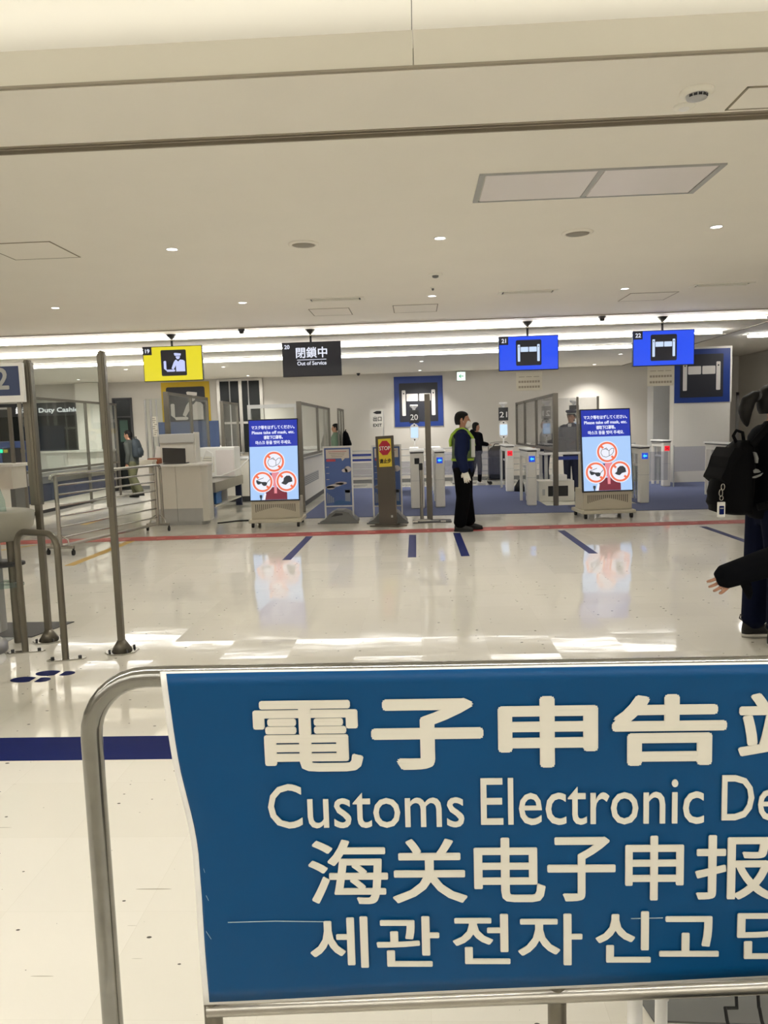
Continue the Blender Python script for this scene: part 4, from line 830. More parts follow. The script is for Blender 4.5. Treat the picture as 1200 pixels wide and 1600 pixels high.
link('top', MB().box(a.x - .8, b.x, 11.95, 12.5, a.z - .03, a.z + .02, .006), M_PURE, t, True); link('box', MB().box(a.x - .7, b.x - .06, 12.0, 12.45, b.z, a.z - .03), M_WHITE, t, True); link('pedestal', MB().box(b.x - .16, b.x - .08, 12.1, 12.4, 0, b.z), M_GREY, t, True)
a, b = AT(0, 637, 12.3), AT(22, 727, 12.3)
t = thing('glass_partition', 'glass pane with slim steel edge at the far left above the pedestal shelf', 'glass partition', (b.x, 12.3, b.z)); link('pane', MB().box(a.x - .8, b.x, 12.3, 12.31, b.z, a.z), M_GLASS, t, True); link('edge_post', MB().box(b.x - .03, b.x + .02, 12.28, 12.33, b.z, a.z), M_POST, t, True); link('top_rail', MB().box(a.x - .8, b.x, 12.29, 12.32, a.z - .03, a.z), M_LGREY, t, True)

# ------------------------------------------------------------------ rolling railing
n0, n1 = Vector((-4.62, 9.62, 0)), Vector((-4.10, 11.86, 0))
dr_ = (n1 - n0).normalized(); sd = Vector((dr_.y, -dr_.x, 0))
t = thing('rolling_railing', 'chrome rolling railing with six horizontal bars on casters', 'railing', tuple(n0))
P3 = lambda q, z: (q.x, q.y, z)
e0, e1 = n0, n1
link('top_bar', MB().tube([P3(e0 - dr_ * .10, .98), P3(e0 - dr_ * .09, 1.02), P3(e0 - dr_ * .04, 1.035), P3(e1 + dr_ * .06, 1.035), P3(e1 + dr_ * .13, 1.02), P3(e1 + dr_ * .15, .97)], .022), M_CHROME, t, True)
for q in (e0, e1): link('post', MB().cyl(P3(q, .12), P3(q, 1.02), .026), M_STEEL, t, True)
link('end_post', MB().cyl(P3(e1 + dr_ * .15, .10), P3(e1 + dr_ * .15, .98), .022), M_STEEL, t, True)
for z in (.22, .36, .50, .64, .78, .90): link('bar', MB().cyl(P3(e0, z), P3(e1, z), .013), M_CHROME, t, True)
link('bottom_bar', MB().cyl(P3(e0 - dr_ * .05, .115), P3(e1, .115), .022), M_STEEL, t, True)
for q in (e0, e1):
    link('foot_bar', MB().cyl(P3(q - sd * .20, .105), P3(q + sd * .20, .105), .022), M_STEEL, t, True)
    link('brace', MB().tube([P3(q - sd * .14, .11), P3(q - sd * .12, .2), P3(q, .27), P3(q + sd * .12, .2), P3(q + sd * .14, .11)], .011, 8), M_CHROME, t, True)
    for s in (-1, 1):
        c = q + sd * .19 * s; link('caster', MB().cyl((c.x - .012, c.y, .036), (c.x + .012, c.y, .036), .035, 14).cyl((c.x, c.y, .04), (c.x, c.y, .1), .012, 8), M_RUB, t, True)

# ------------------------------------------------------------------ tall partition poles at the left with glass between
pa, pb = FL(77, 1001), FL(191, 1018); ZP = 2.05
t = thing('pole_screen', 'pair of tall dark steel poles holding a clear glass pane at the left', 'glass partition', tuple((pa + pb) / 2))
for q, w_, nb in ((pa, .045, 1), (pb, .027, 2)):
    up = 2.06 if nb == 1 else 2.07
    link('pole', MB().box(q.x - .021, q.x + .021, q.y - .021, q.y + .021, .02, up, .004), M_POLE, t, True)
    link('clamp_channel', MB().box(q.x - w_, q.x + w_ * .7, q.y - .03, q.y + .03, 1.02, up - .012, .006).box(q.x - w_ * .25, q.x + w_ * .35, q.y - .037, q.y + .03, 1.02, up + .006, .006), M_POLE, t, True)
    b_ = link('base_plate', MB().slab([(q.x + .115 * math.cos(R(22.5 + 45 * k)), q.y + .115 * math.sin(R(22.5 + 45 * k))) for k in range(8)], 0, .01), M_CHROME, t, True)
    link('gusset', MB().loft([((q.x, q.y, .01), (.075, 0, 0), (0, .075, 0)), ((q.x, q.y, .085), (.028, 0, 0), (0, .028, 0))], 8), M_POLE, t, True)
    for k in range(4): a_ = R(45 + 90 * k); link('bolt', MB().cyl((q.x + .09 * math.cos(a_), q.y + .09 * math.sin(a_), .01), (q.x + .09 * math.cos(a_), q.y + .09 * math.sin(a_), .03), .009, 8), M_DGREY, t, True)
g = (pb - pa); nrm_ = Vector((-g.y, g.x, 0)).normalized() * .004; i0, i1 = pa + g * .06, pb - g * .05
link('pane', MB().slab([(i0 + nrm_)[:2], (i1 + nrm_)[:2], (i1 - nrm_)[:2], (i0 - nrm_)[:2]], 1.04, 2.0), M_GLASS, t, True)
# bent tube rail
ua, ub = FL(40, 1019), FL(103, 1031)
t = thing('bent_rail', 'low bent steel tube rail bolted to the floor beside the footprints', 'railing', tuple((ua + ub) / 2)); g = (ub - ua); gl = g.length; g.normalize()
pts = [ua + Vector((0, 0, .006))]; ZT = .865; rb = .10
for k in range(7): a_ = PI - k * PI / 12; pts.append(ua + g * (rb + rb * math.cos(a_)) + Vector((0, 0, ZT - rb + rb * math.sin(a_))))
for k in range(7): a_ = PI / 2 - k * PI / 12; pts.append(ub - g * (rb - rb * math.cos(a_)) + Vector((0, 0, ZT - rb + rb * math.sin(a_))))
pts.append(ub + Vector((0, 0, .006)))
link('tube', MB().tube(pts, .0225, 14), M_POLE, t, True)
for q in (ua, ub):
    link('base_plate', MB().slab([(q.x + u, q.y + v) for u, v in ((-.12, -.03), (-.09, -.05), (.12, -.0), (.13, .03), (.09, .05), (-.11, .0))], 0, .008), M_CHROME, t, True)
    for u, v in ((-.085, -.015), (.09, .02)): link('bolt', MB().cyl((q.x + u, q.y + v, .008), (q.x + u, q.y + v, .024), .012, 10), M_DGREY, t, True)
# declaration terminal
kx, ky = -3.12, 5.25
t = thing('declaration_terminal', 'grey declaration terminal with numbered blue sign, cut by the left edge', 'terminal', (kx, ky, 0))
link('floor_disc', MB().lathe([(.34, 0), (.34, .012), (.30, .02), (.001, .02)], c=(-.05, -.35), n=40), M_PURE, t); link('foot_ring', MB().lathe([(.22, .02), (.22, .07), (.18, .10), (.06, .13)], c=(-.02, -.12), n=32), M_ALU, t)
link('pole', MB().cyl((.14, .18, .01), (.14, .18, .82), .028), M_POLE, t); link('mast', MB().box(-.10, .06, .1, .2, .1, 2.08, .01), M_LGREY, t)
link('tray', MB().loft([((-.12, .08, .79), (.40, 0, 0), (0, .24, 0)), ((-.10, .08, .87), (.44, 0, 0), (0, .27, 0)), ((-.10, .08, .885), (.455, 0, 0), (0, .285, 0)), ((-.10, .08, .99), (.47, 0, 0), (0, .30, 0)), ((-.10, .08, 1.0), (.44, 0, 0), (0, .28, 0))], 40), mat('terminal_grey', rgb(158, 155, 142), .45), t)
link('acrylic_shield', MB().prism([(-.35, 1.0), (.225, 1.0), (.22, 1.08), (.18, 1.20), (.11, 1.30), (.0, 1.36), (-.35, 1.38)], .0, .012), M_GLASST, t)
link('upper_shelf', MB().loft([((-.1, .12, .60), (.36, 0, 0), (0, .2, 0)), ((-.1, .12, .615), (.36, 0, 0), (0, .2, 0))], 32), M_DGREY, t); link('lower_shelf', MB().loft([((-.12, .05, .46), (.40, 0, 0), (0, .2, 0)), ((-.12, .05, .472), (.40, 0, 0), (0, .2, 0))], 32), M_GLASST, t)
a, b = AT(37, 566, 5.38), AT(37, 628, 5.38); W = .52
sg = link('sign_board', MB().box(b.x - kx - W, b.x - kx + .004, .135, .17, b.z, a.z, .004), M_PURE, t)
flat('sign_face', [rrect(b.x - kx - .022 - (W - .05) / 2, (a.z + b.z) / 2 + .012, W - .05, .205)], .1345, mat('sign_blue_grey', rgb(52, 66, 104), .5), sg)
text('number', '2', b.x - kx - .195, b.z + .095, .21, .132, M_LGREY, sg, 'LEFT', bold=.004, width=.095)
#SPLIT
# ------------------------------------------------------------------ near barrier with the blue sheet
BY = 1.5
def PX(px, py, dy=0.): return AT(px, py, BY + dy)
xl = PX(144, 1160).x; zt = PX(250, 1057).z; xr = 1.62; rb = .125; rr = .0215
t = thing('sign_barrier', 'polished steel tube barrier in the foreground carrying the blue sheet', 'barrier', ((xl + xr) / 2, BY, 0))
pts = [(xl, BY, .02)]
for k in range(9): a_ = PI - k * PI / 16; pts.append((xl + rb + rb * math.cos(a_), BY, zt - rb + rb * math.sin(a_)))
for k in range(9): a_ = PI / 2 - k * PI / 16; pts.append((xr - rb + rb * math.cos(a_), BY, zt - rb + rb * math.sin(a_)))
pts.append((xr, BY, .02))
link('frame_tube', MB().tube(pts, rr, 28), mat('scuffed_chrome', (.27, .265, .245), .18, 1., noise=.22, nscale=22), t, True)
za, zb_ = PX(320, 1572).z - .01, PX(1200, 1542).z
zl = lambda x: za + (zb_ - za) * (x - PX(320, 1572).x) / (PX(1200, 1542).x - PX(320, 1572).x)
link('lower_rail', MB().tube([(PX(325, 1585).x, BY, zl(PX(325, 1585).x)), (xr, BY, zl(xr))], .014, 16), M_STEEL, t, True)
for px in (331, 872):
    x = PX(px, 1585).x; link('inner_post', MB().cyl((x, BY + .012, .02), (x, BY + .012, zt), .0195, 18), M_POLE, t, True)
for x in (xl, xr): link('foot', MB().box(x - .03, x + .03, BY - .25, BY + .25, 0, .022, .006), M_STEEL, t, True)
# the printed sheet, hung from the rail, its left edge curling
M_SHEET = mat('laminated_blue_print', rgb(6, 72, 122), .35, noise=.10, nscale=2.5, spec=.2)
SY = BY - rr - .004
edge = [(1056, 250), (1100, 256), (1150, 263), (1200, 271), (1250, 282), (1290, 291), (1330, 299), (1400, 306), (1480, 311), (1566, 318)]
def sheet_edge(z):
    e = [(AT(x, y, SY).z, AT(x, y, SY).x) for y, x in edge]
    if z >= e[0][0]: return e[0][1]
    for (z0, x0), (z1, x1) in zip(e, e[1:]):
        if z1 <= z <= z0: return x0 + (x1 - x0) * (z0 - z) / (z0 - z1)
    return e[-1][1]
def sheet(name, m, top, mgn, bot, y, th, parent):
    nu, nv = 40, 24; vs = []; fs = []; x1 = xr - .16
    for side in (0, th):
        for j in range(nv + 1):
            for i in range(nu + 1):
                u = (i / nu) ** 1.6
                zc = top + (bot(-.5) - top) * j / nv; x0 = sheet_edge(zc) + mgn; x = x0 + (x1 - x0) * u
                z = top + (bot(x) - top) * j / nv
                q = math.exp(-((x - sheet_edge(zc)) / .035) ** 2) * math.exp(-((z - .70) / .10) ** 2)
                vs.append((x, y + side + .011 * q + .0012 * math.sin(x * 9 + z * 5), z))
    n1 = (nu + 1) * (nv + 1)
    for j in range(nv):
        for i in range(nu):
            a_ = j * (nu + 1) + i; fs += [(a_, a_ + 1, a_ + nu + 2, a_ + nu + 1), (n1 + a_, n1 + a_ + nu + 1, n1 + a_ + nu + 2, n1 + a_ + 1)]
    rim = [j * (nu + 1) for j in range(nv + 1)] + [nv * (nu + 1) + i for i in range(1, nu + 1)] + [j * (nu + 1) + nu for j in range(nv - 1, -1, -1)] + [i for i in range(nu - 1, 0, -1)]
    for a_, b_ in zip(rim, rim[1:] + rim[:1]): fs.append((a_, n1 + a_, n1 + b_, b_))
    return link(name, MB().add(vs, fs, True), m, parent, True)
b0, b1 = AT(318, 1568, SY), AT(1200, 1527, SY)
bot = lambda x: b0.z + (b1.z - b0.z) * (x - b0.x) / (b1.x - b0.x)
ts = AT(600, 1047, SY).z
t = thing('sign_sheet', 'large blue laminated sheet with white customs declaration lettering in four languages', 'sign', (.4, SY, bot(0)))
sheet('paper', M_PURE, ts + .004, 0, lambda x: bot(x) - .003, SY, .0015, t)
sheet('print', M_SHEET, ts, .013, lambda x: bot(x) + .004, SY - .0016, .0012, t)
TY = SY - .0052
M_LET = mat('sheet_lettering', rgb(226, 222, 210), .4, noise=.01)
def fit(s, xa, xb, ytop, ybot, bold):
    a_, b_ = AT(xa, ybot, TY), AT(xb, ytop, TY); o = text('lettering', s, 0, 0, .15, 0, M_LET, t, 'LEFT', bold=bold, width=b_.x - a_.x)
    me = o.data; zs = [v.co.z for v in me.vertices]; z0, z1 = min(zs), max(zs); H = b_.z - a_.z
    for v in me.vertices: v.co = Vector((a_.x - .4 + v.co.x, TY - SY + v.co.y, a_.z - bot(0) + (v.co.z - z0) / (z1 - z0) * H))
    me.update()
for w_, xa, xb in (('電', 402, 562), ('子', 586, 750), ('申', 783, 930), ('告', 960, 1132), ('端', 1155, 1318), ('末', 1345, 1510)):
    k = (xa - 402) * -.0175; fit(w_, xa, xb, 1093 + k, 1206 + k, .0036 if w_ in '電端' else .0054)
fit('Customs', 421, 724, 1222, 1294, .0005); fit('Electronic', 752, 1100, 1212, 1289, .0005); fit('Declaration', 1127, 1500, 1207, 1282, .0005)
for w_, xa, xb in (('海', 486, 603), ('关', 616, 727), ('电', 743, 850), ('子', 857, 960), ('申', 978, 1067), ('报', 1087, 1208), ('终', 1222, 1330), ('端', 1342, 1450)):
    k = (xa - 486) * -.012; fit(w_, xa, xb, 1311 + k, 1412 + k, .0022)
for w_, xa, xb in (('세관', 488, 684), ('전자', 710, 908), ('신고', 932, 1122), ('단말기', 1152, 1450)):
    k = (xa - 488) * -.018; fit(w_, xa, xb, 1431 + k, 1511 + k, .0022)
mb = MB()
for x0, y0, x1, y1 in ((356, 1442, 430, 1440), (430, 1440, 510, 1441), (322, 1400, 326, 1408), (318, 1358, 320, 1364), (322, 1456, 330, 1468), (986, 1436, 1036, 1435)):
    a_, b_ = AT(x0, y0, TY), AT(x1, y1, TY); mb.prism([(a_.x, a_.z), (b_.x, b_.z), (b_.x, b_.z + .0016), (a_.x, a_.z + .0016)], TY, TY + .0006)
link('scratches', mb, mat('scratch_white', rgb(170, 190, 200), .5), t, True)
# things under the sheet at the lower right
x0, x1 = AT(992, 1580, 1.62).x, AT(1033, 1580, 1.66).x
t = thing('white_stand', 'white tubular stand behind the barrier at the lower right', 'stand', ((x0 + x1) / 2, 1.64, 0))
link('leg', MB().cyl((x0, 1.62, 0), (x0, 1.62, .8), .0165, 16), M_PURE, t, True); link('leg', MB().cyl((x1, 1.66, 0), (x1, 1.66, .8), .014, 16), M_PURE, t, True); link('sleeve', MB().cyl((x1, 1.66, .18), (x1, 1.66, .24), .0175, 16), M_PURE, t, True); link('shelf', MB().box(x0 - .03, x0 + .7, 1.58, 1.95, .8, .82, .004), M_PURE, t, True)
a_ = FL(1005, 1556); single('floor_mat', MB().slab([(a_.x, 1.80), (1.6, 1.76), (1.6, 2.08), (a_.x - .02, 1.9)], .0005, .006), M_GREY, 'grey floor mat at the lower right under the white stand', 'mat')
t = thing('black_crate', 'black plastic crate with two cables at the bottom right corner', 'crate', (.80, 1.33, 0))
link('body', MB().box(-.30, .42, -.12, .115, 0, .262, .02), M_BLACK, t); link('rim', MB().box(-.31, .43, -.13, .125, .25, .275, .01), M_BLACK, t)
for px0, px1 in ((1150, 1136), (1184, 1190)):
    p0, p1 = AT(px0, 1550, 1.52), AT(px1, 1594, 1.45); link('cable', MB().tube([(p0.x, 1.52, p0.z), (p0.x - .006, 1.50, p0.z - .02), (p1.x + .004, 1.47, p1.z + .01), (p1.x, 1.45, p1.z), (p1.x, 1.40, .262)], .0035, 8), M_RUB, t, True)

# ------------------------------------------------------------------ people
def remesh(name, mb, voxel, smooth=4):
    me = mb.mesh(name); o = bpy.data.objects.new(name, me); COL.objects.link(o)
    r = o.modifiers.new('r', 'REMESH'); r.mode = 'VOXEL'; r.voxel_size = voxel; r.use_smooth_shade = True
    s_ = o.modifiers.new('s', 'SMOOTH'); s_.factor = .5; s_.iterations = smooth
    dg = bpy.context.evaluated_depsgraph_get(); out = bpy.data.meshes.new_from_object(o.evaluated_get(dg))
    COL.objects.unlink(o); bpy.data.objects.remove(o); bpy.data.meshes.remove(me); out.name = name; return out
def chain(mb, pts, rad, n=14, flatn=None):
    pts = [Vector(p) for p in pts]; P, Q = [], []
    for i in range(len(pts) - 1):                      # subdivide so joints bend softly
        for k in range(3): f = k / 3; P.append(pts[i].lerp(pts[i + 1], f)); Q.append(rad[i] + (rad[i + 1] - rad[i]) * f)
    P.append(pts[-1]); Q.append(rad[-1]); secs = []; a = None
    for i, p in enumerate(P):
        d = (P[min(i + 1, len(P) - 1)] - P[max(i - 1, 0)]).normalized()
        a = d.orthogonal().normalized() if a is None else (a - a.dot(d) * d).normalized()
        secs.append((p, a * Q[i], d.cross(a) * Q[i]))
    d = (P[0] - P[1]).normalized(); r0 = Q[0]; secs.insert(0, (P[0] + d * r0 * .6, secs[0][1] * .55, secs[0][2] * .55))
    d = (P[-1] - P[-2]).normalized(); r1 = Q[-1]; secs.append((P[-1] + d * r1 * .6, secs[-1][1] * .55, secs[-1][2] * .55))
    return mb.loft(secs, n)
def hand(mb, wrist, d, nrm, side, s=1., curl=.5, spread=.12):
    """palm, four unequal fingers with a knuckle bend, thumb off the side; d = pointing direction, nrm = palm normal, side = thumb side"""
    w0 = Vector(wrist); d = Vector(d).normalized(); nrm = Vector(nrm); nrm = (nrm - nrm.dot(d) * d).normalized(); sd_ = d.cross(nrm) * side
    mb.loft([(w0 - d * .01 * s, sd_ * .026 * s, nrm * .019 * s), (w0 + d * .03 * s, sd_ * .036 * s, nrm * .017 * s), (w0 + d * .075 * s, sd_ * .042 * s, nrm * .014 * s), (w0 + d * .095 * s, sd_ * .038 * s, nrm * .010 * s)], 14)
    for k, L_ in enumerate((.072, .082, .076, .058)):
        u = (1.5 - k) * .0215; p = w0 + d * .088 * s + sd_ * u * s; f = (d + sd_ * spread * (1.5 - k) * .5).normalized()
        f2 = (f * math.cos(curl) + nrm * math.sin(curl)).normalized(); f3 = (f * math.cos(curl * 2) + nrm * math.sin(curl * 2)).normalized()
        chain(mb, [p - f * .015 * s, p + f * L_ * .4 * s, p + f * L_ * .4 * s + f2 * L_ * .33 * s, p + f * L_ * .4 * s + f2 * L_ * .33 * s + f3 * L_ * .27 * s], [.0095 * s, .009 * s, .0085 * s, .007 * s], 8)
    p = w0 + d * .025 * s + sd_ * .03 * s; f = (d * .75 + sd_ * .6 + nrm * .25).normalized(); f2 = (d * .95 + sd_ * .15 + nrm * .35).normalized()
    chain(mb, [p - f * .015 * s, p + f * .035 * s, p + f * .035 * s + f2 * .035 * s], [.012 * s, .0105 * s, .0085 * s], 8)
V = Vector
TORSO = [(0, .84, .10, .135), (0, .93, .118, .165), (.0, 1.05, .108, .152), (.008, 1.18, .115, .162), (.008, 1.30, .12, .178), (-.004, 1.375, .105, .178), (-.012, 1.425, .078, .115), (-.006, 1.45, .058, .065)]
def person(name, label, loc, rz, H, arms, legs, top, bottom, shoes=None, hairstyle='short', skin=M_SKIN, lean=0., voxel=.011, hands=True, puff=.02, ppuff=.016, head_dx=.0, long_top=.86, hood=False, sleeve=.93, armfat=0., palm=None, bvoxel=None):
    """faces +X. arms/legs: [(joint1, joint2, joint3)] for right (-y) and left (+y); sizes for a 1.70 m figure, scaled to H"""
    S = H / 1.70; t = thing(name, label, 'person', loc, rz); W = lambda p: V((p[0] + lean * max(0, p[2] - .9), p[1], p[2])) * S
    def torso(mb, g, z0=.0, z1=9.):
        secs = [(W((x, 0, z)), V((rx + g, 0, 0)) * S, V((0, ry + g, 0)) * S) for x, z, rx, ry in TORSO if z0 <= z <= z1]; mb.loft(secs, 20)
    b = MB(); torso(b, 0)
    hx = head_dx
    chain(b, [W((-.01, 0, 1.40)), W((.012 + hx * .5, 0, 1.475)), W((.02 + hx, 0, 1.53))], [.062 * S, .054 * S, .054 * S])
    hd = lambda x, y, z: W((x + hx, y, z + 1.475))
    HS = [(.055, .0, .026, .03), (.045, .012, .048, .042), (.03, .04, .072, .055), (.016, .075, .088, .066), (.008, .115, .096, .073), (.002, .155, .096, .075), (-.004, .19, .084, .066), (-.008, .215, .056, .045), (-.01, .226, .02, .018)]
    b.loft([(hd(x, 0, z), V((rx, 0, 0)) * S, V((0, ry, 0)) * S) for x, z, rx, ry in HS], 20)
    chain(b, [hd(.098, 0, .125), hd(.112, 0, .10), hd(.118, 0, .085), hd(.10, 0, .078)], [.008 * S, .011 * S, .014 * S, .012 * S], 8)       # nose
    chain(b, [hd(.098, -.02, .052), hd(.103, 0, .053), hd(.098, .02, .052)], [.008 * S, .010 * S, .008 * S], 8)                              # lips
    for s_ in (-1, 1): chain(b, [hd(-.005, .074 * s_, .075), hd(-.008, .082 * s_, .10), hd(-.004, .078 * s_, .125)], [.010 * S, .016 * S, .012 * S], 8)   # ears
    for (sh, el, wr), s_ in zip(arms, (-1, 1)):
        chain(b, [W(sh), W(el), W(wr)], [.055 * S, .043 * S, .029 * S])
        if hands:
            d = (W(wr) - W(el)).normalized(); hand(b, W(wr), (d + V((0, 0, -.35))).normalized() if palm else d, palm if palm else (V((0, -s_, 0)) if abs(d.z) > .6 else V((0, 0, -1))), s_ if abs(d.z) > .6 else -s_, S, .5, .2 if palm else .12)
    for (hp, kn, an), s_ in zip(legs, (-1, 1)):
        chain(b, [W(hp), W(kn), W(an)], [.085 * S, .058 * S, .042 * S]); d = V((1, 0, 0)); chain(b, [W(an), W(an) + V((.05, 0, -.045)) * S, W(an) + V((.15, 0, -.06)) * S], [.04 * S, .036 * S, .025 * S])
    link('body', remesh('body', b, bvoxel or voxel, 2 if bvoxel else 4), skin, t)
    j = MB(); torso(j, puff, long_top)                                   # upper clothing
    if long_top < .9: j.loft([(W((x, 0, z)), V((rx + puff + .006, 0, 0)) * S, V((0, ry + puff + .006, 0)) * S) for x, z, rx, ry in TORSO[:2]], 20)
    for (sh, el, wr), s_ in zip(arms, (-1, 1)):
        w2 = V(el).lerp(V(wr), sleeve); chain(j, [W((sh[0], sh[1] * .8, sh[2] - .01)), W(sh), W(el), W(w2)], [(.07 + armfat) * S, (.066 + puff * .3 + armfat) * S, (.052 + puff * .5 + armfat) * S, (.038 + puff * .45 + armfat * .6) * S])
    if hood: chain(j, [W((-.11, -.07, 1.42)), W((-.13, 0, 1.47)), W((-.11, .07, 1.42))], [.05 * S, .06 * S, .05 * S])
    else: j.loft([(W((0, 0, 1.42)), V((.075, 0, 0)) * S, V((0, .08, 0)) * S), (W((.01, 0, 1.475)), V((.066, 0, 0)) * S, V((0, .068, 0)) * S)], 16)
    link('jacket', remesh('jacket', j, voxel), top, t)
    q = MB(); q.loft([(W((0, 0, .80)), V((.10, 0, 0)) * S, V((0, .13, 0)) * S), (W((0, 0, .92)), V((.128, 0, 0)) * S, V((0, .172, 0)) * S), (W((0, 0, 1.02)), V((.118, 0, 0)) * S, V((0, .162, 0)) * S)], 20)
    for hp, kn, an in legs: a2 = V(kn).lerp(V(an), .93); chain(q, [W(hp), W(kn), W(a2)], [(.088 + ppuff) * S, (.062 + ppuff) * S, (.05 + ppuff) * S])
    link('trousers', remesh('trousers', q, voxel), bottom, t)
    for hp, kn, an in legs:
        a2 = W(an); z = a2.z - .075 * S; x = a2.x; y = a2.y; sm = MB()
        sm.loft([((x - .075 * S, y, z + .04 * S), (0, .012 * S, 0), (0, 0, .03 * S)), ((x - .06 * S, y, z + .055 * S), (0, .036 * S, 0), (0, 0, .055 * S)), ((x, y, z + .055 * S), (0, .042 * S, 0), (0, 0, .055 * S)), ((x + .07 * S, y, z + .04 * S), (0, .046 * S, 0), (0, 0, .04 * S)), ((x + .14 * S, y, z + .03 * S), (0, .044 * S, 0), (0, 0, .03 * S)), ((x + .185 * S, y, z + .025 * S), (0, .02 * S, 0), (0, 0, .018 * S))], 14)
        sh_ = link('shoe', sm, shoes or M_RUB, t)
        if shoes is None or True: link('sole', MB().loft([((x + .055 * S, y, z - .004 * S), (.135 * S, 0, 0), (0, .046 * S, 0)), ((x + .055 * S, y, z + .016 * S), (.14 * S, 0, 0), (0, .05 * S, 0))], 20), M_SOLE if shoes is not None else M_RUB, sh_)
    for s_ in (-1, 1):
        e = link('eye', MB().loft([(hd(.088, .032 * s_, .112 + dz), V((.006 * r_, 0, 0)) * S, V((0, .013 * r_, 0)) * S) for dz, r_ in ((-.006, .3), (-.003, .9), (0, 1), (.003, .9), (.006, .3))], 10), M_INK, t)
    h = MB()
    if hairstyle:
        hs = [(-.052, .045, .04, .055), (-.05, .075, .055, .066), (-.042, .105, .066, .074), (-.030, .14, .080, .080), (-.008, .168, .098, .083), (-.004, .20, .090, .074), (-.008, .225, .062, .05), (-.01, .238, .02, .018)]
        if hairstyle == 'full': hs = [(-.05, .0, .05, .066)] + hs
        h.loft([(hd(x, 0, z), V((rx, 0, 0)) * S, V((0, ry, 0)) * S) for x, z, rx, ry in hs], 18)
        if hairstyle == 'short':
            for s_ in (-1, 1): chain(h, [hd(.012, .071 * s_, .10), hd(.022, .073 * s_, .14), hd(.035, .066 * s_, .17)], [.010 * S, .016 * S, .018 * S], 8)
        if hairstyle == 'ponytail':
            chain(h, [hd(-.09, 0, .16), hd(-.13, 0, .165), hd(-.17, 0, .13), hd(-.19, 0, .07), hd(-.185, 0, .01), hd(-.175, 0, -.03)], [.03 * S, .032 * S, .045 * S, .045 * S, .03 * S, .012 * S])
            chain(h, [hd(.03, -.05, .19), hd(.02, -.07, .15), hd(-.01, -.078, .11), hd(-.05, -.07, .09)], [.02 * S, .024 * S, .026 * S, .03 * S])
        link('hair', remesh('hair', h, min(voxel, .009), 3), M_HAIR, t)
    return t, W, hd, S
M_SOLE = mat('sole_white', rgb(196, 192, 184), .6)
M_NAVYJ = mat('navy_jacket', rgb(18, 28, 60), .8, noise=.15, spec=.15); M_BLKJ = mat('black_cloth', rgb(8, 9, 13), .9, noise=.2, spec=.08); M_BLKT = mat('black_trousers', rgb(7, 7, 9), .9, noise=.2, spec=.08)
M_JEAN = mat('dark_jeans', rgb(13, 18, 38), .9, noise=.2, nscale=30, spec=.08); M_LIME = mat('hi_vis_lime', rgb(150, 184, 56), .6); M_GREENV = mat('hi_vis_mesh', rgb(104, 124, 84), .7, noise=.12, nscale=40); M_REFL = mat('reflective_white', rgb(196, 198, 190), .4)
A0 = [((-.005, -.19, 1.38), (-.03, -.235, 1.11), (.03, -.225, .87)), ((-.005, .19, 1.38), (-.03, .235, 1.11), (.05, .225, .87))]
L0 = [((0, -.085, .90), (.01, -.09, .49), (-.03, -.095, .085)), ((0, .085, .90), (.01, .09, .49), (-.03, .095, .085))]
# officer in profile, facing right
L1 = [((-.01, -.085, .90), (.0, -.10, .49), (-.06, -.11, .085)), ((.01, .085, .90), (.03, .10, .49), (.08, .13, .085))]
t, W, hd, S = person('person', 'standing person in navy jacket and lime safety vest wearing a white mask', (.655, 11.02, 0), R(-4), 1.70, A0, L1, M_NAVYJ, M_BLKT, puff=.035, ppuff=.042, armfat=.018)
v = MB()
v.loft([(W((x, 0, z)), V((rx + .042, 0, 0)) * S, V((0, ry + .028, 0)) * S) for x, z, rx, ry in [(0, 1.02, .112, .155)] + TORSO[3:5] + [(-.004, 1.36, .108, .16)]], 24)
vest = link('vest', v, M_GREENV, t)
for s_ in (-1, 1): link('vest_strap', MB().tube([W((-.165, .10 * s_, 1.22)), W((-.17, .115 * s_, 1.30)), W((-.14, .135 * s_, 1.385)), W((-.07, .145 * s_, 1.452)), W((.01, .14 * s_, 1.462)), W((.08, .13 * s_, 1.42)), W((.145, .11 * s_, 1.33)), W((.165, .09 * s_, 1.22))], .022, 10), M_LIME, vest)
link('vest_hem', MB().loft([(W((0, 0, 1.01)), V((.162, 0, 0)) * S, V((0, .19, 0)) * S), (W((0, 0, 1.045)), V((.164, 0, 0)) * S, V((0, .192, 0)) * S)], 24), M_LIME, vest)
link('vest_front_band', MB().box(.12, .176, -.16, .16, 1.06, 1.32, .01), M_REFL, vest); link('vest_back_band', MB().box(-.178, -.15, -.15, .15, 1.24, 1.30, .01), M_LIME, vest)
m_ = MB(); m_.loft([(hd(x, 0, z), V((rx, 0, 0)) * S, V((0, ry, 0)) * S) for x, z, rx, ry in ((.06, -.012, .03, .035), (.062, .01, .058, .05), (.068, .045, .062, .055), (.066, .075, .058, .054), (.06, .098, .05, .05))], 18)
link('face_mask', m_, M_PURE, t); link('mask_loop', MB().tube([hd(.03, -.062, .08), hd(.0, -.078, .10), hd(-.018, -.086, .11)], .003, 6).tube([hd(.03, .062, .08), hd(.0, .078, .10), hd(-.018, .086, .11)], .003, 6), M_PURE, t)
for (sh, el, wr), s_ in zip(A0, (-1, 1)):
    g = MB(); d = (W(wr) - W(el)).normalized(); hand(g, W(wr) - d * .012, d, V((0, -s_, 0)), s_, S * 1.16, .45); link('glove', remesh('glove', g, .006, 2), M_PAPER, t)
